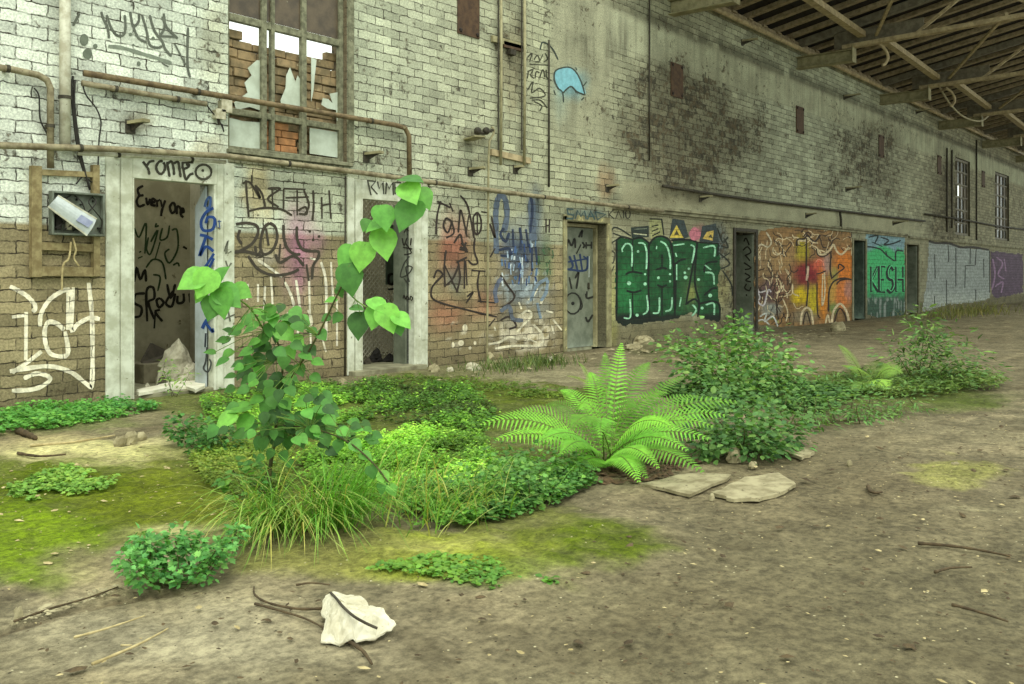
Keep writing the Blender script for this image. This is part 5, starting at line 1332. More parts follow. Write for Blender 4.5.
def make_ground():
    def lines(a, b, f):
        x = [a]
        while x[-1] < b: x.append(x[-1] + f(x[-1]))
        return np.array(x)
    xs = lines(-4, 58, lambda x: .035 if 1 < x < 8 else (.2 if x < 1 else .035 + (x - 8) * .012))
    ys = lines(-22, 0, lambda y: .035 if y > -8 else .25); ys = ys - ys[-1]
    gx, gy = np.meshgrid(xs, ys, indexing='ij')
    px, py = proj_np(gx, gy, np.zeros_like(gx))
    front = (gx * CT + (gy + D) * ST) > 1.2
    px = np.where(front, px, 5000); py = np.where(front, py, 700)
    n = fbm(gx * 1.3, gy * 1.3, 31); n2 = fbm(gx * 4, gy * 4, 32); n3 = fbm(gx * 14, gy * 14, 35, 3)
    c = np.array(srgb(120, 112, 85)) * (.72 + .56 * n)[..., None]
    c = lerp(c, sstep(.55, .72, n2) * .5, srgb(158, 146, 112)); c = lerp(c, sstep(.58, .75, fbm(gx * 2, gy * 5, 37)) * .45, srgb(86, 76, 54))
    R = np.zeros_like(gx)
    wx = (n2 - .5) * 40; wy = (n2 - .5) * 18
    for x, y, rx, ry, a, cc in DIRT_AND_SHADE:
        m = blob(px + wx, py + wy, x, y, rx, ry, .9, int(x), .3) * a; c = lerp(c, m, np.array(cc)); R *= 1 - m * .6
    for x, y, rx, ry, a, cc in MOSS:
        m = blob(px + wx, py + wy, x, y, rx, ry, .45, int(x), .35) * a
        m = m * (.72 + .28 * sstep(.35, .55, n3))
        c = lerp(c, m, np.array(cc)); R = np.maximum(R, m)
    for x, y, rx, ry, a, cc in ((85, 568, 44, 22, .8, srgb(156, 144, 108)), (185, 531, 56, 7, .7, srgb(196, 190, 132)), (90, 453, 100, 11, .75, srgb(206, 198, 138)), (430, 548, 60, 9, .5, srgb(182, 176, 104))):
        m = blob(px + wx * .5, py + wy * .5, x, y, rx, ry, .8, int(x), .5) * a; c = lerp(c, m, np.array(cc)); R *= 1 - m * .8
    # bare earth lip where the slab begins at the left
    lip = np.interp(px, [-40, 18, 60, 120, 180], [640, 622, 607, 594, 586]); m = sstep(1.0, 4, py - lip + 4 * (n3 - .5)) * (1 - sstep(3, 9, py - lip)) * (px < 185) * (px > -60)
    c = lerp(c, m * .75, srgb(74, 62, 42))
    z = (n - .5) * .03 + (n2 - .5) * .022 + (n3 - .5) * .012 * (1 + R) + R * .012
    edge = sstep(0, .5, -gy); z = z * edge - .004
    z = z - .012 * m
    c = np.clip(c, 0, 1)
    V = np.stack([gx, gy, z], -1).reshape(-1, 3); nx, ny = gx.shape
    idx = np.arange(nx * ny).reshape(nx, ny)
    q = np.stack([idx[:-1, :-1], idx[1:, :-1], idx[1:, 1:], idx[:-1, 1:]], -1).reshape(-1, 4)
    o = np_mesh('floor', V, q, MAT['ground'], {'tint': c.reshape(-1, 3), 'mask': np.repeat(R.reshape(-1, 1), 3, 1)}, True)
    return tag(o, 'dirt-covered hall floor with patches of bright moss', None, None, 'structure')


FLOOR = make_ground()

# ================================================================= PLANTS
UP = Vector((0, 0, 1))
CAMP = Vector((0, -D, H))
SH = {  # leaf outlines: (along, half width)
    'heart': [(-.10, .22), (0.0, .40), (.15, .50), (.35, .52), (.55, .42), (.78, .22), (.92, .08), (1.02, 0)],
    'oval': [(0, .04), (.2, .28), (.5, .36), (.8, .2), (1, 0)],
    'small': [(0, .05), (.4, .36), (1, 0)],
    'lance': [(0, .04), (.35, .16), (1, 0)],
    'lobed': [(0, .06), (.15, .42), (.35, .26), (.5, .46), (.7, .2), (1, 0)],
}


class Leaves(MB):
    def leaf(self, p, d, n, L, shape, col, fold=.25, droop=.2, wid=1.0, jit=0.0):
        d = d.normalized(); s = n.cross(d)
        if s.length < 1e-3: s = d.orthogonal()
        s.normalize(); n = d.cross(s).normalized()
        if n.z < 0 and abs(n.z) > .2: n = -n
        vs = []
        for t, w in SH[shape]:
            w = w * wid * (1 + random.uniform(-jit, jit)); base = p + d * (t * L) - n * (droop * L * max(t, 0) ** 2)
            if w <= 0: vs.append(base); tip = len(vs) - 1; continue
            up = n * (fold * w * L)
            vs += [base + s * (w * L) + up, base, base - s * (w * L) + up]
        m = (len(vs) - 1) // 3; fs = []
        for i in range(m - 1):
            a, b = 3 * i, 3 * i + 3
            fs += [(a, a + 1, b + 1, b), (a + 1, a + 2, b + 2, b + 1)]
        a = 3 * (m - 1); fs += [(a, a + 1, tip), (a + 1, a + 2, tip)]
        self.add(vs, fs, col)

    def blade(self, p, d, L, w, bend, col, seg=5):
        d = d.normalized(); side = d.cross(UP)
        side = side.normalized() if side.length > 1e-3 else Vector((1, 0, 0))
        an = random.uniform(-.8, .8); h = Vector((d.x, d.y, 0)); h = h.normalized() if h.length > 1e-3 else Vector((1, 0, 0))
        side = (side * math.cos(an) + h * math.sin(an)).normalized(); vs = []; q = p.copy(); dd = d.copy()
        for i in range(seg + 1):
            t = i / seg; ww = w * (1 - t ** 2) * .5 + .0003
            vs += [q + side * ww, q - side * ww]
            dd = (dd + (h * .6 - UP * 1.0) * bend * (.4 + t) / seg).normalized(); q = q + dd * (L / seg)
            if q.z < .006: q.z = .006
            if q.y > -.03: q.y = -.03
        self.add(vs, [(2 * i, 2 * i + 1, 2 * i + 3, 2 * i + 2) for i in range(seg)], col)


def vary(c, a=.25, warm=.12):
    k = 1 + random.uniform(-a, a); w = random.uniform(-warm, warm)
    return (max(c[0] * k * (1 + w) * .94, 0), max(c[1] * k * 1.06, 0), max(c[2] * k * (1 - w) * .78, 0))


def rdir(zlo=-.2, zhi=.6):
    a = random.uniform(0, 2 * math.pi); z = random.uniform(zlo, zhi)
    return Vector((math.cos(a), math.sin(a), z))


def rnorm(t=.6):
    return Vector((random.uniform(-t, t), random.uniform(-t, t) - .15, 1)).normalized()


def inside(poly, x, y):
    r = False
    for i in range(len(poly)):
        (x1, y1), (x2, y2) = poly[i - 1], poly[i]
        if (y1 > y) != (y2 > y) and x < (x2 - x1) * (y - y1) / (y2 - y1) + x1: r = not r
    return r


GREEN, LIME, DEEP, BLUEG, OLIVE, YEL = srgb(92, 150, 62), srgb(130, 190, 66), srgb(62, 106, 48), srgb(84, 138, 92), srgb(110, 126, 50), srgb(158, 176, 66)


def ground_cover(name, label, poly, n, hlo, hhi, size, cols, shape='small', cat='weeds', kind='stuff', dens=None, stalk=False, seed=1):
    """low growth over a ground region outlined in the photo, scattered evenly over the real ground"""
    random.seed(seed); L = Leaves(); g = [ground(x, y) for x, y in poly]; P2 = [(q.x, q.y) for q in g]
    x0, x1, y0, y1 = min(p[0] for p in P2), max(p[0] for p in P2), min(p[1] for p in P2), max(p[1] for p in P2)
    k = tries = 0
    while k < n and tries < n * 30:
        tries += 1
        x, y = random.uniform(x0, x1), random.uniform(y0, y1)
        if y > -.03 or not inside(P2, x, y): continue
        cl = float(fbm(np.array([x * 3.2]), np.array([y * 3.2]), seed)[0])
        if cl < .44 + .16 * random.random() - .08: continue
        lo = float(fbm(np.array([x * 1.1]), np.array([y * 1.6]), seed + 7)[0])
        k += 1; hh = (hlo + (hhi - hlo) * random.random()) * (.35 + 1.1 * cl)
        base = Vector((x, y, .004)); col = cols[min(max(int((lo - .25) * 2 * len(cols)), 0), len(cols) - 1)] if random.random() < .75 else random.choice(cols)
        m = random.randint(3, 5)
        for j in range(m):
            d = rdir(-.1, .5); s = size * random.uniform(.6, 1.3)
            L.leaf(base + Vector((random.uniform(-1, 1) * s * .6, random.uniform(-1, 1) * s * .6, max(.008, hh * random.uniform(.5, 1)))), d, rnorm(.5), s, shape, vary(col), .15, .25)
    if not L.v: return
    o = L.build(name, MAT['leaf'], col=True, fix=False)
    return tag(o, label, cat, None, kind)


# ---- the sapling
random.seed(21)
T0 = gdepth(512)
base = ground(268, 512)
sap = thing('sapling', 'young broad-leaved sapling in the foreground with a long branch arching to the right', 'sapling', tuple(base))
S = lambda px, py, dt=0.0: at_depth(px, py, T0 + dt)
b = MB(); b.tube(smooth_pts([base, S(270, 470), S(276, 430, .02), S(276, 395, .03), S(283, 365, .02), S(272, 325, -.04), S(264, 300, -.08)], 4), [.012 - .009 * k / 24 for k in range(25)], 7)
b.build('stem', MAT['stem'], sap, True)
main = [S(278, 408, .02), S(288, 384, .0), S(300, 365, -.05), S(318, 335, -.1), S(332, 306, -.15), S(345, 280, -.18), S(360, 258, -.2), S(372, 240, -.22), S(390, 214, -.25), S(404, 196, -.28), S(414, 184, -.3)]
b = MB(); mp = smooth_pts(main, 4); b.tube(mp, [.006 - .0035 * k / (len(mp) - 1) for k in range(len(mp))], 7); b.build('branch', MAT['stem'], sap, True)
left = [S(264, 330, -.05), S(250, 308, -.15), S(232, 296, -.25), S(212, 288, -.3)]
b = MB(); b.tube(smooth_pts(left, 4), .0045, 6); b.build('branch', MAT['stem_green'], sap, True)
tw = [S(345, 288, -.18), S(356, 300, -.22), S(372, 310, -.25), S(392, 316, -.28)]
b = MB(); b.tube(smooth_pts(tw, 4), .0035, 6); b.build('branch', MAT['stem_green'], sap, True)
low = [S(276, 425, 0), S(310, 428, -.15), S(345, 440, -.3), S(372, 462, -.4), S(388, 482, -.45)]
b = MB(); b.tube(smooth_pts(low, 4), .004, 6); b.build('branch', MAT['stem'], sap, True)
BIG, PET = Leaves(), MB()
#       centre px, py, length px, direction px (dx,dy), depth offset, facing, colour
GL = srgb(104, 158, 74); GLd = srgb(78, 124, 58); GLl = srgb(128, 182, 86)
BL_ = [(411, 179, 34, (1, .1), -.34, .9, GLd), (410, 192, 34, (.6, 1), -.36, .5, GLl), (424, 198, 30, (.7, 1.2), -.3, .2, GL), (408, 214, 44, (-.5, .9), -.34, .25, GLd), (384, 217, 34, (.3, 1), -.3, .2, GL), (376, 225, 28, (-.9, .5), -.28, .5, GL), (366, 225, 24, (-.4, 1), -.26, .3, GLd),
       (384, 243, 40, (.25, 1), -.26, .1, GLl), (362, 256, 36, (-.2, 1), -.24, .1, GLl), (347, 257, 32, (-.6, .9), -.2, .15, GL), (350, 279, 40, (.2, 1), -.24, .1, GLd), (340, 286, 18, (-.8, .6), -.15, .2, GLd), (340, 292, 20, (.5, 1), -.15, .2, GLd), (378, 305, 30, (.8, .6), -.27, .5, GLl), (388, 318, 36, (.4, 1), -.3, .15, GLl),
       (375, 317, 30, (-.3, 1), -.28, .2, GL), (402, 320, 28, (.8, .6), -.3, .3, GLl), (399, 328, 26, (.3, 1), -.29, .2, GLd), (359, 325, 34, (-.1, 1), -.2, .15, srgb(66, 100, 50)), (357, 308, 26, (1, .1), -.2, .6, GLd), (337, 318, 22, (-.6, .8), -.12, .2, GLd), (326, 318, 18, (-.9, .5), -.1, .3, GLd), (322, 335, 22, (.7, .8), -.1, .2, GLd), (331, 300, 22, (-1, .2), -.12, .6, GL),
       (192, 280, 36, (-.9, .5), -.32, .3, GLl), (205, 283, 38, (-.5, .9), -.34, .15, GLl), (219, 277, 34, (.5, -.6), -.3, .3, GL), (228, 296, 38, (.8, .6), -.3, .25, GL), (222, 302, 38, (.1, 1), -.33, .1, GL), (212, 308, 30, (-.3, 1), -.31, .15, GLd), (240, 292, 30, (1, .3), -.25, .3, GL), (200, 296, 26, (-.6, 1), -.28, .2, GLl),
       (270, 318, 28, (.6, -.3), -.12, .7, GL), (258, 312, 26, (-.9, -.1), -.12, .7, GL), (286, 318, 24, (1, .2), -.1, .7, GL), (270, 330, 26, (0, 1), -.1, .3, GLd), (252, 326, 24, (-1, .3), -.1, .4, GL), (285, 332, 28, (.8, .7), -.1, .3, GLl), (298, 340, 26, (1, .6), -.1, .4, GLl), (262, 340, 24, (-.6, 1), -.08, .2, GLd),
       (246, 352, 26, (-1, .4), -.1, .5, GL), (238, 364, 24, (-1, .3), -.1, .5, GLd), (258, 360, 26, (-.6, 1), -.05, .2, srgb(60, 92, 48)), (272, 356, 24, (.2, 1), -.04, .2, srgb(60, 92, 48)), (290, 352, 26, (.7, .8), -.06, .3, GL), (306, 356, 26, (1, .4), -.1, .5, GL), (300, 370, 24, (.6, 1), -.06, .2, GLd), (318, 362, 22, (1, .3), -.1, .4, GL),
       (262, 378, 22, (-.4, 1), -.04, .15, srgb(60, 92, 48)), (246, 380, 22, (-.9, .6), -.06, .3, GLd), (277, 378, 22, (.1, 1), -.04, .15, srgb(60, 92, 48)), (230, 376, 20, (-1, .2), -.1, .5, GLd), (316, 378, 22, (.9, .6), -.08, .3, GLd), (290, 386, 20, (.5, 1), -.04, .2, srgb(60, 92, 48)), (210, 352, 20, (-1, -.1), -.2, .5, GLd), (222, 340, 20, (-1, .1), -.2, .5, GLd), (228, 330, 18, (-.9, -.3), -.2, .5, GLd),
       (256, 400, 26, (-.9, .4), -.1, .6, GL), (240, 408, 28, (-1, .2), -.15, .6, GL), (226, 420, 28, (-.9, .6), -.2, .4, GLl), (212, 432, 26, (-.7, .9), -.25, .3, GLd), (244, 424, 28, (-.6, .9), -.15, .3, GL), (266, 410, 26, (-.3, 1), -.1, .3, GLd), (286, 404, 26, (.7, .6), -.1, .6, GL), (302, 404, 26, (1, .2), -.12, .6, GL), (318, 410, 26, (1, .3), -.15, .6, GL), (330, 420, 26, (.9, .6), -.2, .4, GL), (300, 420, 24, (.5, 1), -.12, .3, GLd),
       (312, 432, 24, (.3, 1), -.18, .2, GLd), (326, 440, 24, (.4, 1), -.22, .2, GLd), (290, 424, 22, (0, 1), -.08, .2, srgb(60, 92, 48)), (278, 440, 22, (-.3, 1), -.06, .2, srgb(60, 92, 48)), (264, 432, 20, (-.6, 1), -.08, .2, srgb(60, 92, 48)), (284, 456, 20, (.4, 1), -.06, .2, GLd), (270, 454, 20, (-.5, 1), -.06, .2, GLd), (290, 464, 16, (.6, 1), -.06, .2, GLd), (260, 458, 16, (-.9, .6), -.08, .3, GLd),
       (344, 432, 26, (1, .4), -.28, .5, GL), (356, 446, 26, (.8, .7), -.33, .4, GL), (366, 456, 24, (1, .4), -.36, .4, GL), (372, 472, 24, (.3, 1), -.4, .3, GLd), (384, 478, 26, (.6, .9), -.43, .4, GLl), (382, 488, 22, (-.2, 1), -.44, .2, GLd), (392, 490, 22, (.6, 1), -.45, .3, GL), (358, 430, 22, (1, -.2), -.3, .6, GL), (338, 446, 22, (-.1, 1), -.27, .2, GLd)]
for k in range(150):
    a_ = random.uniform(0, 6.28); r_ = random.random() ** .5
    zone = random.choice(((268, 345, 50, 42), (268, 345, 50, 42), (262, 412, 50, 32), (300, 415, 40, 30), (340, 432, 40, 26)))
    px_, py_ = zone[0] + zone[2] * r_ * math.cos(a_), zone[1] + zone[3] * r_ * math.sin(a_)
    dx_ = (px_ - 272) / 40 + random.uniform(-.4, .4)
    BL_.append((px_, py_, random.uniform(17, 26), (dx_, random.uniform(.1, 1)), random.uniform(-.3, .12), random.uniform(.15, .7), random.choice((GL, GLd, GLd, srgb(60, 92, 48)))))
for px, py, L, (dx, dy), dt, face, col in BL_:
    t = T0 + dt; c0 = at_depth(px, py, t); Lm = L * t / F * (.79 if L >= 28 else .56)
    right = Vector((ST, -CT, 0)); fw = Vector((CT, ST, 0))
    q = math.hypot(dx, dy); d = (right * dx / q - UP * dy / q) - fw * (.2 + .6 * face) * random.uniform(.6, 1.2)
    d.normalize()
    n = (UP * (.45 + face) - fw * (1.0 - .7 * face) + right * random.uniform(-.35, .35)).normalized()
    p = c0 - d * Lm * .42
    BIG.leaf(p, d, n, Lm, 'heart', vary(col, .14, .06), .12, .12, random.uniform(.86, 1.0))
    near = min(main + left + tw + low + [S(272, 330), S(276, 360), S(276, 395), S(276, 430)], key=lambda q_: (q_ - p).length)
    if (near - p).length < .28: PET.tube([p + d * Lm * .03, (p + near) / 2 + UP * .008, near], .0019, 5, False)
BIG.build('foliage', MAT['leaf'], sap, True, col=True, fix=False); PET.build('petiole', MAT['stem_green'], sap)

# ---- ferns
def fern(name, label, bpx, bpy, tips, pin, col, seed, cat='fern'):
    random.seed(seed); base = ground(bpx, bpy); t0 = gdepth(bpy)
    f = thing(name, label, cat, tuple(base))
    for px, py, dt, arch, w in tips:
        tip = at_depth(px, py, t0 + dt); tip.z = max(tip.z, .05)
        p0 = base + Vector((random.uniform(-.04, .04), random.uniform(-.04, .04), 0))
        mid = (p0 + tip) / 2; mid.z = max(p0.z, tip.z) * .75 + arch; mid += (p0 - tip) * .08
        pts = [(p0 * (1 - s) ** 2 + mid * 2 * s * (1 - s) + tip * s * s) for s in [k / 30 for k in range(31)]]
        Lf = sum((pts[i + 1] - pts[i]).length for i in range(30)); fr = Leaves(); c1 = vary(col if random.random() < .6 else tuple(q * .62 for q in col), .16, .08)
        fr.tube(pts, [.0045 * (1 - .8 * k / 30) for k in range(31)], 5, False, srgb(120, 136, 66))
        for i in range(3, 30):
            s = i / 30; pr = min(1, (s - .04) / .28) ** .7 * (1 - ((s - .34) / .68) ** 1.6 if s > .34 else 1); Lp = pin * w * max(pr, .06)
            T = (pts[min(i + 1, 30)] - pts[i - 1]).normalized(); nn = (UP - T * UP.dot(T))
            nn = nn.normalized() if nn.length > .05 else (CAMP - pts[i]).normalized()
            nn = (nn + (CAMP - pts[i]).normalized() * .8).normalized(); sd = T.cross(nn).normalized()
            for half in (0,):
                pp = pts[i].lerp(pts[min(i + 1, 30)], half)
                for sg in (-1, 1):
                    d = (sd * sg + T * .6 - UP * .08).normalized(); wd = Lf / 30 * .40; q = nn.cross(d).normalized(); vs = [pp]; m = 7; up_, lo_ = [], []
                    for k in range(m):
                        e = (k + .5) / m; ww = wd * (1 - e ** 1.7) * (1.0 if k % 2 else .72); cpt = pp + d * (Lp * e) - UP * (.16 * Lp * e * e)
                        up_.append(cpt + q * ww * .62); lo_.append(cpt - q * ww * .62)
                    tipp = pp + d * Lp - UP * (.16 * Lp)
                    vs = [pp] + up_ + [tipp] + lo_[::-1]; nv = len(vs); fs = [(0, 1, 2 * m + 1)]
                    for k in range(m - 1): fs.append((1 + k, 2 + k, 2 * m - k, 2 * m + 1 - k))
                    fs.append((m, m + 1, m + 2)); fr.add(vs, fs, vary(c1, .08, .04))
        fr.build('frond', MAT['leaf'], f, col=True, fix=False)
    return f

fern('fern', 'big bright green fern in the middle of the floor', 606, 468,
     [(480, 424, -.3, .20, 1.25), (508, 414, .15, .22, 1.1), (494, 440, -.45, .16, 1.0), (622, 342, .55, .10, .66), (605, 352, .5, .12, .6), (590, 372, .5, .16, .8), (650, 362, .5, .16, .9), (686, 376, .5, .16, .7), (740, 402, .15, .22, 1.0), (728, 416, -.1, .2, .95), (712, 440, -.4, .2, .9), (706, 474, -.75, .22, .9), (570, 430, -.85, .28, 1.0), (560, 455, -.7, .18, .85),
      (640, 484, -.75, .2, .8), (560, 390, .4, .2, .75), (676, 430, -.5, .24, .85), (540, 478, -.6, .14, .7),
      (668, 392, .3, .2, .8), (700, 396, .35, .2, .8), (716, 428, -.25, .24, .8), (690, 452, -.55, .22, .8), (660, 470, -.7, .22, .75), (648, 494, -.55, .18, .8), (566, 492, -.5, .16, .7), (534, 446, -.55, .22, .85), (545, 405, .2, .22, .8), (575, 410, .1, .3, .7), (640, 410, .05, .3, .7), (600, 440, -.7, .34, .7)], .155, srgb(130, 176, 72), 3)
fern('fern', 'small pale fern at the right, left of the thin shrub', 868, 388, [(838, 345, .0, .05, .8), (848, 368, -.5, .14, 1.0), (902, 374, -.3, .2, 1.0), (890, 366, .3, .2, .9), (856, 392, -.9, .14, 1.0), (888, 390, -.8, .16, 1.0)], .2, srgb(150, 174, 96), 5)
fern('fern', 'few small fern tips behind the big fern', 598, 392, [(578, 362, .1, .04, .5), (566, 376, -.1, .05, .5), (612, 372, .2, .06, .6)], .09, srgb(150, 166, 92), 8)


# ---- bushes
def bush(name, label, stems, n, size, cols, shape='small', cat='bush', seed=1, fall=.16, stem_r=.006):
    """stems: (base px,py), (top px,py), depth of the base row, spread radius"""
    random.seed(seed); g = ground(*stems[0][0]); f = thing(name, label, cat, tuple(g)); L, St = Leaves(), MB()
    for (bx, by), (tx, ty), dt, rad in stems:
        p0 = ground(bx, by); t0 = gdepth(by); top = at_depth(tx, ty, t0 + dt); top.z = max(top.z, .05)
        mid = (p0 + top) / 2 + Vector((random.uniform(-.1, .1), random.uniform(-.1, .1), .12)); pts = smooth_pts([p0, mid, top], 6)
        if (p0 - g).length > .03: St.tube([g + UP * .004, (p0 + g) / 2 + UP * .006, p0 + UP * .004], stem_r * .6, 5, False)
        St.tube(pts, [stem_r * (1 - .7 * k / (len(pts) - 1)) for k in range(len(pts))], 5, False)
        for k in range(n):
            s = random.random() ** .7; q = pts[min(int(s * (len(pts) - 1)), len(pts) - 2)].copy()
            o_ = Vector((random.gauss(0, 1), random.gauss(0, 1), random.gauss(0, .7))); o_ = o_ * min(1, 1.55 / o_.length) * rad * .6; q = q + o_
            if q.z < .02: q.z = random.uniform(.02, .08)
            if q.y > -.05: q.y = -.05 - random.random() * .1
            d = Vector((o_.x, o_.y, o_.z * .5)) + rdir(-.4, .3) * rad * .4
            L.leaf(q, d, rnorm(.7), size * random.uniform(.6, 1.25), shape, vary(random.choice(cols)), .15, fall)
    St.build('stem', MAT['stem'], f); L.build('foliage', MAT['leaf'], f, col=True, fix=False)
    return f

DG_, MG = srgb(98, 132, 76), srgb(118, 152, 88)
bush('bush', 'dense small-leaved bush below the green and orange murals', [((730, 392), (690, 345), .3, .32), ((738, 392), (716, 340), .5, .3), ((742, 394), (742, 332), .5, .26), ((745, 394), (770, 345), .4, .32), ((740, 396), (680, 362), 0, .28), ((748, 396), (790, 365), .2, .3), ((735, 400), (720, 372), -.3, .34), ((752, 400), (765, 372), -.2, .32), ((745, 398), (800, 376), 0, .22), ((730, 396), (668, 345), .2, .2), ((738, 388), (738, 318), .8, .12), ((740, 402), (740, 385), -.3, .3), ((700, 392), (705, 360), .2, .26)],
     230, .062, [DG_, MG, srgb(78, 112, 62), srgb(140, 170, 106)], 'oval', 'bush', 4)
bush('bush', 'low leafy clump right of the big fern', [((735, 452), (715, 432), .1, .22), ((748, 452), (740, 418), .2, .26), ((758, 450), (770, 425), .2, .26), ((742, 456), (735, 445), -.1, .26), ((770, 450), (790, 440), 0, .18), ((720, 458), (705, 452), -.1, .16), ((728, 440), (725, 410), .3, .24), ((755, 440), (750, 402), .3, .22), ((765, 458), (772, 450), -.1, .18)], 200, .05, [DG_, srgb(86, 120, 70), srgb(108, 142, 82), srgb(70, 102, 58)], 'oval', 'bush', 6)
bush('trailing_plant', 'trailing dark green plant spreading right from the leafy clump', [((790, 425), (800, 408), .3, .3), ((815, 422), (820, 404), .3, .3), ((835, 420), (845, 404), .3, .3), ((850, 420), (870, 408), .3, .28), ((870, 420), (892, 408), .3, .26), ((890, 418), (915, 410), .3, .2), ((805, 428), (810, 420), -.1, .24), ((860, 424), (880, 416), .1, .2), ((780, 420), (770, 398), .4, .3)], 170, .055, [DG_, srgb(96, 126, 74), srgb(118, 148, 86)], 'lance', 'plant', 7)
bush('thin_shrub', 'wispy thin-leaved shrub at the right in front of the silver mural', [((918, 383), (925, 312), .4, .2), ((920, 384), (905, 335), .2, .28), ((922, 384), (945, 335), .3, .3), ((925, 385), (965, 342), .2, .26), ((915, 385), (895, 355), 0, .26), ((928, 386), (978, 360), 0, .26), ((920, 386), (935, 352), 0, .3), ((930, 386), (990, 374), -.1, .2), ((935, 384), (925, 322), .5, .16), ((940, 387), (960, 372), -.2, .24)], 150, .085, [srgb(100, 128, 76), srgb(120, 146, 86), srgb(80, 104, 62)], 'lance', 'shrub', 9)
bush('herb_clump', 'compact bluish-green clump of lobed leaves on the bare floor at the lower left', [((150, 585), (138, 572), .0, .055), ((165, 588), (150, 562), .08, .06), ((180, 588), (175, 557), .1, .06), ((195, 583), (196, 556), .08, .06), ((208, 576), (212, 560), .08, .05), ((142, 580), (126, 576), 0, .045), ((160, 592), (152, 584), -.02, .05), ((185, 590), (184, 580), -.02, .055), ((170, 580), (165, 566), .06, .06), ((210, 572), (218, 566), 0, .045), ((196, 586), (202, 574), 0, .05)], 120, .028, [srgb(94, 148, 84), srgb(108, 160, 90), srgb(80, 128, 72), srgb(122, 172, 102)], 'lobed', 'herb', 10, stem_r=.003)
bush('herb_clump', 'small dark herb clump left of the sapling', [((192, 448), (178, 436), .1, .1), ((200, 450), (196, 434), .1, .12), ((212, 452), (214, 436), .1, .12), ((225, 456), (230, 440), .1, .12), ((205, 455), (200, 448), 0, .1)], 130, .038, [srgb(80, 124, 66), srgb(64, 104, 54), srgb(96, 138, 74)], 'lobed', 'herb', 12, stem_r=.003)
bush('herb_clump', 'bluish herb clump left of the foot of the big fern', [((520, 500), (510, 486), .1, .13), ((540, 498), (530, 480), .15, .13), ((560, 490), (552, 477), .1, .12), ((505, 505), (492, 494), 0, .12), ((530, 508), (520, 500), 0, .12), ((572, 486), (574, 476), .1, .09), ((490, 512), (476, 502), 0, .1), ((510, 482), (505, 472), .2, .13)], 190, .034, [srgb(104, 146, 76), srgb(84, 122, 64), srgb(124, 164, 86)], 'lobed', 'herb', 13, stem_r=.003)
bush('weed', 'slender weed growing in front of the littered first doorway', [((174, 396), (172, 366), .0, .07), ((176, 397), (180, 376), .0, .08), ((172, 397), (162, 380), .0, .07)], 40, .06, [srgb(140, 164, 96), srgb(112, 142, 76)], 'lance', 'weed', 14, stem_r=.003)
bush('weed', 'small sprig with pale leaves beside the sapling stem', [((245, 510), (238, 470), .0, .06), ((252, 512), (236, 480), .05, .07), ((255, 512), (256, 492), .0, .05)], 34, .05, [srgb(110, 152, 74), srgb(84, 128, 58)], 'oval', 'weed', 15, stem_r=.003)

# ---- grass
def tuft(name, label, roots, n, Llo, Lhi, bend, cols, seed, lean=(0, 0), w=.007, cat='grass tuft', kind=None):
    random.seed(seed); L = Leaves()
    for k in range(n):
        x, y, r_ = random.choice(roots); p = ground(x, y) + Vector((random.gauss(0, r_), random.gauss(0, r_), 0)); p.z = 0; p.y = min(p.y, -.06)
        d = Vector((random.gauss(0, .3) + lean[0], random.gauss(0, .3) + lean[1], 1.0))
        L.blade(p, d, random.uniform(Llo, Lhi), w * random.uniform(.6, 1.3), bend * random.uniform(.5, 1.4), vary(random.choice(cols), .2, .12), 6)
    o = L.build(name, MAT['grass'], col=True, fix=False); return tag(o, label, cat, None, kind)
STRAW = srgb(184, 176, 108)
GC = [srgb(120, 160, 66), srgb(146, 176, 84), srgb(96, 140, 56), srgb(158, 166, 96)]
tuft('grass_tuft', 'long drooping grass tuft at the foot of the sapling', [(262, 530, .05), (285, 532, .06), (305, 530, .05), (330, 526, .05), (275, 526, .06)], 400, .34, .66, 2.1, GC + [STRAW], 31, (-.3, -.3), .006)
tuft('grass_tuft', 'bright upright grass right of the sapling foot', [(325, 528, .05), (340, 524, .05)], 190, .36, .6, 1.6, [srgb(120, 172, 66), srgb(104, 156, 58)], 32, (.0, -.35), .0065)
tuft('grass_tuft', 'loose grass and straw between the sapling and the big fern', [(380, 515, .14), (420, 520, .14), (450, 520, .14), (400, 500, .16), (470, 505, .14)], 360, .18, .42, 1.3, GC + [STRAW, STRAW], 33, (.05, -.25), .0065)
tuft('grass_tuft', 'low dull grass at the foot of the wall under the blue graffiti', [(500, 370, .3), (525, 366, .3), (545, 363, .2)], 700, .08, .2, .9, [srgb(104, 118, 66), srgb(84, 98, 56)], 34, w=.01, kind='stuff')
tuft('grass_tuft', 'pale dry grass at the foot of the silver mural', [(935, 318, .5), (955, 316, .5), (975, 314, .5), (985, 312, .4)], 420, .2, .6, 1.2, [srgb(150, 140, 96), srgb(120, 116, 72)], 35, w=.02, kind='stuff')
# ---- low cover, uncountable
gcv = ground_cover
gcv('wall_foot_weeds', 'low green weeds along the foot of the wall at the left', [(-20, 424), (20, 409), (100, 399), (124, 399), (140, 404), (160, 410), (120, 420), (60, 430), (-20, 438)], 1300, .02, .09, .034, [srgb(92, 146, 80), srgb(108, 162, 84), srgb(124, 174, 90)], 'lobed', seed=51)
gcv('moss_weeds', 'small weeds in the moss near the left edge', [(10, 490), (60, 470), (118, 474), (112, 492), (50, 500), (10, 505)], 420, .01, .05, .028, [srgb(126, 160, 76), srgb(142, 172, 84)], 'lobed', seed=52)
gcv('weed_carpet', 'carpet of bright green weeds behind the sapling', [(200, 402), (300, 388), (420, 384), (470, 392), (500, 420), (480, 440), (380, 420), (300, 440), (210, 440)], 6500, .02, .12, .028, [srgb(72, 88, 40), srgb(84, 118, 52), srgb(112, 152, 62), srgb(138, 180, 74), srgb(160, 204, 84)], 'oval', seed=53)
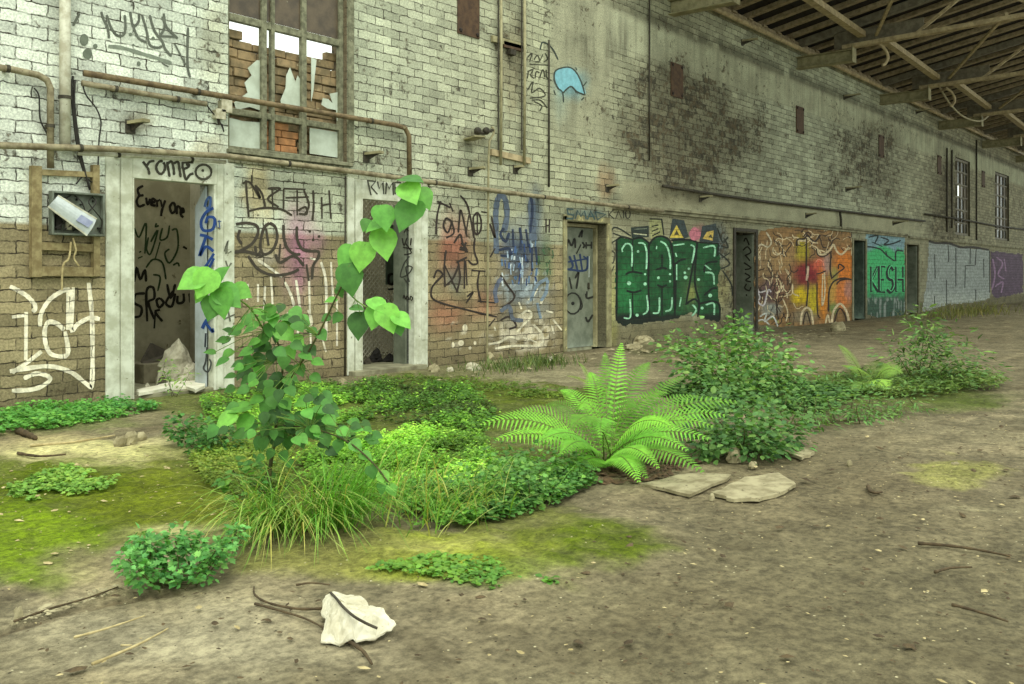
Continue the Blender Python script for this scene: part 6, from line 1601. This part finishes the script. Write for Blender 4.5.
gcv('weed_carpet', 'yellow-green carpet of weeds right of the sapling stem', [(290, 470), (330, 440), (420, 432), (480, 440), (500, 470), (470, 500), (380, 500), (310, 492)], 5200, .02, .12, .024, [srgb(98, 128, 52), srgb(124, 164, 64), srgb(156, 204, 78), srgb(184, 222, 96)], 'small', seed=54)
gcv('weed_carpet', 'olive moss-like weeds left of the sapling stem', [(190, 462), (215, 440), (290, 446), (292, 486), (240, 500), (205, 488)], 2400, .01, .08, .022, [OLIVE, srgb(150, 160, 78), srgb(128, 148, 60)], 'small', seed=55)
gcv('weed_carpet', 'green weeds among the grass in front of the big fern', [(400, 490), (470, 470), (560, 478), (600, 484), (545, 512), (470, 530), (400, 528)], 3000, .02, .10, .026, [srgb(104, 150, 76), srgb(128, 170, 82), srgb(92, 134, 72)], 'lobed', seed=56)
gcv('seedlings', 'tiny green seedlings on the pale moss in the foreground', [(370, 570), (440, 555), (520, 566), (560, 585), (510, 594), (440, 580)], 240, .004, .02, .026, [srgb(120, 156, 66), srgb(98, 138, 60)], 'oval', seed=57)
gcv('weed_carpet', 'dark green weeds around the small fern at the right', [(800, 400), (830, 378), (900, 376), (1000, 378), (1010, 388), (940, 398), (880, 400)], 1700, .03, .16, .06, [srgb(84, 104, 58), srgb(104, 124, 68), srgb(120, 136, 78)], 'lance', seed=58)
gcv('weed_carpet', 'dull green weeds between the bushes', [(660, 395), (720, 385), (800, 388), (860, 398), (820, 415), (760, 412), (690, 420)], 1300, .03, .14, .05, [srgb(74, 104, 62), srgb(90, 120, 70)], 'oval', seed=59)
gcv('moss_weeds', 'sparse weeds on the mossy floor in front of the second doorway', [(360, 380), (430, 374), (520, 384), (590, 392), (560, 404), (470, 394), (380, 392)], 900, .01, .05, .03, [srgb(96, 118, 44), srgb(118, 136, 54)], 'small', seed=60)

# ================================================================= THINGS ON THE GROUND
def litter(name, label, poly, n, size, mat, seed, cat='litter'):
    random.seed(seed); b = MB(); P2 = [(ground(x, y).x, ground(x, y).y) for x, y in poly]
    x0, x1, y0, y1 = min(p[0] for p in P2), max(p[0] for p in P2), min(p[1] for p in P2), max(p[1] for p in P2); k = 0
    while k < n:
        x, y = random.uniform(x0, x1), random.uniform(y0, y1)
        if not inside(P2, x, y): continue
        k += 1; s = size * random.uniform(.3, 1.0) * (1 + (random.random() ** 8) * 2); a = random.uniform(0, 6.3)
        d = Vector((math.cos(a), math.sin(a), random.uniform(-.1, .25))); e = Vector((-d.y, d.x, random.uniform(-.2, .2)))
        c_ = Vector((x, y, .006 + s * .15)); m = random.randint(4, 6); ring = []
        for j in range(m):
            aa = 6.283 * j / m; r_ = s * random.uniform(.6, 1.1); ring.append(c_ + d * math.cos(aa) * r_ + e * math.sin(aa) * r_ * .6)
        top = c_ + UP * s * .25
        b.add(ring + [top], [(j, (j + 1) % m, m) for j in range(m)] + [tuple(range(m - 1, -1, -1))])
    return tag(b.build(name, mat, fix=False), label, cat, None, 'stuff')
ALLG = [(-30, 700), (-30, 625), (120, 595), (260, 590), (420, 575), (560, 570), (620, 520), (700, 480), (800, 445), (930, 415), (1040, 395), (1040, 700)]
litter('leaf_litter', 'dark crumbs of dead leaves scattered over the bare floor', ALLG, 620, .016, MAT['twig'], 61)
litter('leaf_litter', 'pale chips scattered over the bare floor', ALLG, 260, .012, MAT['stick'], 62)
litter('leaf_litter', 'pale crumbs on the mossy floor at the left', [(0, 600), (0, 470), (120, 440), (250, 460), (240, 540), (120, 545)], 180, .013, MAT['stick'], 63)
litter('soil_crumbs', 'dark and pale crumbs along the edge of the slab at the lower left', [(10, 622), (60, 603), (118, 586), (120, 592), (62, 612), (10, 630)], 170, .012, MAT['stone'], 66)
litter('rubble_crumbs', 'pale plaster crumbs along the foot of the wall', [(430, 374), (560, 356), (720, 340), (850, 326), (850, 336), (720, 350), (560, 366), (430, 386)], 220, .05, MAT['stone'], 64)
litter('leaf_litter', 'brown dead bracken under the big fern', [(585, 470), (640, 448), (700, 462), (660, 482), (600, 486)], 500, .03, simple('dead_bracken', srgb(100, 80, 56), srgb(72, 56, 40), .9, 20, .4), 65)

def rock(name, label, px, py, w, h, mat, seed, cat='stone', group=None, flat=.6, yaw=0):
    """irregular stone whose foot stands at (px, py), w x h pixels"""
    random.seed(seed); t0 = gdepth(py); g = ground(px, py); W_, H_ = w * t0 / F / 2, max(h * t0 / F, .015)
    b = MB(); n = 9; rings = []
    for k, (zz, rr) in enumerate(((0, .92), (.35, 1.0), (.75, .86), (1, .5))):
        ring = []
        for j in range(n):
            a = 6.283 * j / n + yaw; r_ = W_ * rr * (1 + random.uniform(-.2, .2))
            ring.append((g.x + r_ * math.cos(a) + random.uniform(-.1, .1) * W_, g.y + W_ * .6 + r_ * flat * math.sin(a), -.004 + H_ * zz * random.uniform(.85, 1.1)))
        rings += ring
    b.add(rings, [(k * n + j, k * n + (j + 1) % n, (k + 1) * n + (j + 1) % n, (k + 1) * n + j) for k in range(3) for j in range(n)] + [tuple(range(n - 1, -1, -1)), tuple(range(3 * n, 4 * n))])
    return tag(b.build(name, mat), label, cat, group)
def slab(label, pts, h, seed, mat=None, name='paving_slab', z0=.001):
    random.seed(seed); b = MB(); n = []
    P = [ground(x, y, z0) for x, y in pts]; out = []
    for i in range(len(P)):
        a, c_ = P[i], P[(i + 1) % len(P)]
        for k in range(4):
            q = a.lerp(c_, k / 4); out.append(q + Vector((random.uniform(-.015, .015), random.uniform(-.015, .015), 0)))
    b.prism(out, (0, 0, h)); return tag(b.build(name, mat or MAT['stone']), label, 'slab', 'pale flat slabs on the floor')
slab('left pale slab on the floor below the big fern', [(643, 486), (690, 475), (734, 477), (690, 497)], .016, 1)
slab('right pale slab with a cracked top on the floor below the leafy clump', [(712, 496), (745, 480), (778, 476), (798, 487), (765, 501), (735, 503)], .018, 2)
slab('small pale slab at the foot of the leafy clump', [(780, 453), (795, 447), (816, 455), (800, 460)], .02, 3)
for k, (px, py, w, h, mat, lab) in enumerate(((756, 468, 12, 7, 'stone', 'small stone left of the smallest slab'), (852, 466, 9, 6, 'stone', 'lone pale stone on the bare floor at the right'), (714, 500, 8, 7, 'stone', 'pebble at the left end of the cracked slab'), (740, 462, 22, 14, 'stone', 'grey stone at the foot of the leafy clump'),
                                              (452, 372, 9, 5, 'porcelain', 'white rubble lump at the foot of the wall, leftmost'), (477, 371, 20, 8, 'porcelain', 'broad white rubble block at the foot of the wall below the black tags'), (553, 362, 9, 6, 'porcelain', 'white rubble lump left of the grey-green door'), (437, 372, 13, 8, 'stone', 'brown rubble lump right of the second doorway'), (492, 360, 18, 9, 'stone', 'rubble at the foot of the long conduit'),
                                              (345, 388, 12, 9, 'stone', 'stone at the left foot of the second doorway'), (122, 446, 14, 10, 'stone', 'brownish rubble lump on the pale floor at the left'), (133, 444, 16, 12, 'stone', 'larger rubble lump among the litter at the left'), (143, 440, 12, 8, 'stone', 'rubble lump right of the heap at the left'), (845, 331, 22, 9, 'stone', 'rubble at the right foot of the orange mural'), (650, 344, 30, 8, 'stone', 'rubble under the left of the green mural'), (640, 350, 24, 6, 'stone', 'low rubble in front of the green mural'), (960, 466, 14, 4, 'stone', 'flat chip on the pale floor at the right'), (20, 620, 10, 14, 'stone', 'pale lump at the lower left edge'))):
    rock('stone', lab, px, py, w, h, MAT[mat], 70 + k, 'stone', 'rubble and stones on the ground')

def stick(label, pts, r, mat, name='twig', cat='twig', z=.012):
    P = [ground(x, y) + Vector((0, 0, z)) for x, y in pts]; P = smooth_pts(P, 5); m = len(P)
    t = thing(name, label, cat, tuple(P[0]), 'sticks lying on the ground')
    b = MB(); b.tube(P, [r * (1 - .5 * k / (m - 1)) * (1 + .15 * math.sin(k * 2.3)) for k in range(m)], 6); b.build('shaft', MAT[mat], t, True)
    return t
stick('pale straight stick at the lower left', [(92, 668), (130, 652), (152, 641), (168, 632)], .0055, 'stick')
stick('bent pale stick above the straight stick at the lower left', [(74, 641), (100, 634), (125, 626), (145, 619)], .005, 'stick')
stick('short pale splinter beside the straight stick', [(121, 649), (132, 649)], .004, 'stick')
stick('dark twig looping left of the white rag', [(322, 612), (296, 612), (268, 606), (255, 598), (254, 590)], .006, 'twig')
stick('dark twig left of the rag, running to its edge', [(255, 607), (280, 614), (305, 622), (325, 632)], .0055, 'twig')
stick('thick dark twig poking out below the white rag', [(346, 643), (362, 654), (372, 668)], .008, 'twig')
stick('thin twig lying above the white rag', [(296, 588), (312, 586), (330, 588)], .005, 'twig')
stick('dark branch on the floor at the right edge', [(918, 546), (945, 548), (975, 552), (1010, 559)], .009, 'twig')
stick('thin branch in the lower right corner', [(952, 608), (975, 614), (1008, 625)], .007, 'twig')
stick('small curled dark scrap on the floor at the right', [(868, 488), (870, 493), (876, 495), (882, 494)], .011, 'twig')
stick('dark timber offcut at the left edge by the weeds', [(18, 433), (28, 437), (36, 441)], .03, 'twig', z=.02)
stick('long pale lath on the pale floor at the left', [(30, 447), (70, 444), (115, 437)], .012, 'stick')
stick('thin brown lath at the left edge', [(18, 455), (40, 458), (66, 456)], .012, 'twig')
stick('brown root along the edge of the slab at the lower left', [(14, 625), (50, 612), (85, 602), (118, 590)], .005, 'twig')
stick('dark twigs on the floor at the right, below the branch', [(935, 575), (950, 571), (972, 570)], .007, 'twig')

rag = thing('rag', 'crumpled dirty white rag with a dark seam, lying on the floor in the foreground', 'rag', tuple(ground(350, 625)))
from mathutils.geometry import delaunay_2d_cdt
def rag_point(x, y, z):
    return ground(300 + x / 8.555, 575 + y / 8.555, z)
OUT_ = [(180, 560, .012), (335, 585, .01), (480, 562, .018), (640, 530, .02), (780, 462, .02), (820, 410, .03), (740, 330, .05), (705, 275, .06), (590, 262, .05), (535, 178, .055), (430, 172, .045), (290, 142, .07), (215, 190, .055), (182, 320, .03), (218, 372, .045)]
SEAM_ = [(262, 152, .085), (310, 200, .1), (360, 262, .11), (420, 320, .105), (480, 366, .095), (570, 415, .07), (660, 455, .05)]
INN_ = [(340, 305, .06), (250, 420, .05), (320, 500, .07), (420, 490, .05), (500, 472, .075), (560, 497, .045), (430, 425, .08), (600, 345, .075), (650, 320, .06), (700, 390, .045), (460, 260, .07), (520, 300, .06), (240, 260, .06), (270, 330, .075), (350, 545, .03), (230, 500, .03), (380, 210, .055), (760, 410, .03)]
allp = [rag_point(*p) for p in OUT_ + SEAM_ + INN_]; no, ns = len(OUT_), len(SEAM_)
ed = [(i, (i + 1) % no) for i in range(no)] + [(no + i, no + i + 1) for i in range(ns - 1)]
res = delaunay_2d_cdt([Vector((p.x, p.y)) for p in allp], ed, [list(range(no))], 1, 1e-6)
tv = []
for q, src in zip(res[0], res[3]):
    z = allp[src[0]].z if src else .03
    tv.append(Vector((q.x, q.y, z)))
nv = len(tv); tris = [tuple(f_) for f_ in res[2]]
cnt = {}
for f_ in tris:
    for k in range(3):
        e = (f_[k], f_[(k + 1) % 3]); cnt[e] = 1
bnd = [e for e in cnt if (e[1], e[0]) not in cnt]
b = MB(); b.add(tv + [Vector((q.x, q.y, q.z - .006)) for q in tv], tris + [tuple(i + nv for i in reversed(f_)) for f_ in tris] + [(a_, b2, b2 + nv, a_ + nv) for a_, b2 in bnd])
cl = b.build('cloth', MAT['rag'], rag)
md = cl.modifiers.new('soften', 'SUBSURF'); md.subdivision_type = 'SIMPLE'; md.levels = md.render_levels = 2
tx = bpy.data.textures.new('creases', 'CLOUDS'); tx.noise_scale = .028
dm = cl.modifiers.new('creases', 'DISPLACE'); dm.texture = tx; dm.strength = .022; dm.mid_level = .5
b = MB(); b.tube(smooth_pts([rag_point(x, y, z + .004) for x, y, z in SEAM_], 4), .0045, 6); b.build('seam', MAT['rag_dark'], cl, True)
slab('flat white board lying across the threshold of the first doorway', [(136, 393), (160, 387), (188, 381), (203, 379), (210, 384), (196, 393), (186, 389), (165, 391), (140, 396)], .03, 9, simple('bright_white_board', srgb(224, 222, 200), srgb(200, 196, 170), .7, 6, .2), 'board', .033)
# heap in the first room
def sheet(name, label, pts, th, mat, cat, y):
    P = [wall(px, py, yy) for (px, py), yy in zip(pts, y)]; b = MB(); b.prism(P, (0, th, 0)); return tag(b.build(name, mat), label, cat)
def bundle(name, label, px, py0, w, h, y, mat, seed, cat):
    """crumpled upright sack: a lobed, folded lump"""
    random.seed(seed); c_ = wall(px, py0, y); t = (c_ - CAMP).dot(Vector((CT, ST, 0))); W_, H_ = w * t / F / 2, h * t / F
    vs, fs = [], []; n, m = 15, 7
    for i in range(m + 1):
        s = i / m; rr = (1 - s ** 1.8) ** .55 * (.86 + .14 * math.cos(s * 3))
        for j in range(n):
            a = 6.283 * j / n; f = 1 + .16 * math.sin(a * 3 + s * 4 + seed) + .10 * math.sin(a * 7 - s * 6) + random.uniform(-.16, .16)
            vs.append((c_.x + W_ * rr * f * math.cos(a) + .15 * W_ * s, c_.y + min(W_, .3) * .7 * rr * f * math.sin(a), .016 + H_ * s * (1 + random.uniform(-.09, .09))))
    for i in range(m):
        for j in range(n): fs.append((i * n + j, i * n + (j + 1) % n, (i + 1) * n + (j + 1) % n, (i + 1) * n + j))
    fs.append(tuple(range(n - 1, -1, -1))); fs.append(tuple(m * n + j for j in range(n)))
    b = MB(); b.add(vs, fs); return tag(b.build(name, mat), label, cat)
bundle('sack', 'grey crumpled sack with dark holes slumped in the first doorway', 176, 382, 40, 42, .75, MAT['sack'], 4, 'sack')
bundle('sack', 'lower grey sack slumped at the right of the heap in the first doorway', 190, 384, 30, 22, .55, MAT['sack'], 6, 'sack')
sheet('board', 'dark leaning board behind the grey sack in the first room', [(142, 362), (152, 343), (170, 352), (166, 368), (146, 366)], .04, MAT['rag_dark'], 'board', [1.1, 1.25, 1.25, 1.1, 1.0])
b = MB(); p, q = wall(132, 363, 1.2), wall(156, 384, 1.2); b.box(p.x, q.x, .95, 1.3, .012, p.z); o = b.build('carton', simple('grey_cardboard', srgb(128, 122, 98), srgb(98, 92, 72), .9, 6, .3)); tag(o, 'grey cardboard box left of the sack in the first room', 'box')
for k, (px, py, w, h, y, m, lab) in enumerate(((147, 376, 6, 6, .5, 'porcelain', 'small pale block in front of the cardboard box'), (162, 380, 12, 12, .5, 'rag_dark', 'dark crumpled scrap in front of the grey sack'), (194, 372, 14, 16, 1.0, 'rag_dark', 'dark bundle behind the lower grey sack'), (140, 366, 14, 14, 1.4, 'rag_dark', 'dark bundle on the floor at the left of the first room'))):
    bundle('scrap', lab, px, py, w, h, y, MAT[m], 20 + k, 'scrap')
for k, (px, w, h, y, lab) in enumerate(((376, 16, 14, .9, 'black bag of debris behind the threshold of the second doorway'), (389, 14, 8, .8, 'flat black debris right of the black bag in the second doorway'), (367, 10, 6, .8, 'grey debris at the left inside the second doorway'))):
    bundle('debris_bag', lab, px, 352, w, h, y, MAT['black' if k < 2 else 'rag_dark'], 30 + k, 'debris')
# ================================================================= LIGHT AND CAMERA
sc = bpy.context.scene
w = bpy.data.worlds.new('overcast_sky'); sc.world = w; w.use_nodes = True
nt = w.node_tree; nt.nodes.clear()
tc = nt.nodes.new('ShaderNodeTexCoord'); sx = nt.nodes.new('ShaderNodeSeparateXYZ'); nt.links.new(tc.outputs['Generated'], sx.inputs[0])
rp = nt.nodes.new('ShaderNodeValToRGB'); nt.links.new(sx.outputs[2], rp.inputs[0])
rp.color_ramp.elements[0].position = 0.0; rp.color_ramp.elements[0].color = (.84, .92, .84, 1)
rp.color_ramp.elements[1].position = .7; rp.color_ramp.elements[1].color = (.95, 1.0, .93, 1)
bg = nt.nodes.new('ShaderNodeBackground'); nt.links.new(rp.outputs[0], bg.inputs[0]); bg.inputs[1].default_value = SKY
wo = nt.nodes.new('ShaderNodeOutputWorld'); nt.links.new(bg.outputs[0], wo.inputs[0])
su = bpy.data.lights.new('sun_through_cloud', 'SUN'); su.energy = SUN; su.angle = math.radians(25); su.color = (1, 1, .9)
so = bpy.data.objects.new('sun_through_cloud', su); C.objects.link(so)
so.rotation_euler = Vector((.42, .55, -.85)).to_track_quat('-Z', 'Y').to_euler(); so.location = (-6, -8, 12)
cam = bpy.data.cameras.new('camera'); co = bpy.data.objects.new('camera', cam); C.objects.link(co)
co.location = (0, -D, H); co.rotation_euler = (math.pi / 2, 0, TH * 0 + math.atan2(ST, CT) - math.pi / 2)
cam.sensor_width = 36; cam.lens = 36 * F / 1024; cam.shift_y = -(342 - HZ) / 1024; cam.clip_end = 200; cam.clip_start = .05
# heading: forward = (CT, ST)
sc.camera = co
sc.view_settings.view_transform = 'Standard'; sc.view_settings.look = 'None'; sc.view_settings.gamma = 1
sc.view_settings.use_curve_mapping = False; sc.view_settings.exposure = EXPO
sc.cycles.max_bounces = 6; sc.cycles.diffuse_bounces = 3; sc.cycles.transparent_max_bounces = 8; sc.cycles.use_denoising = True
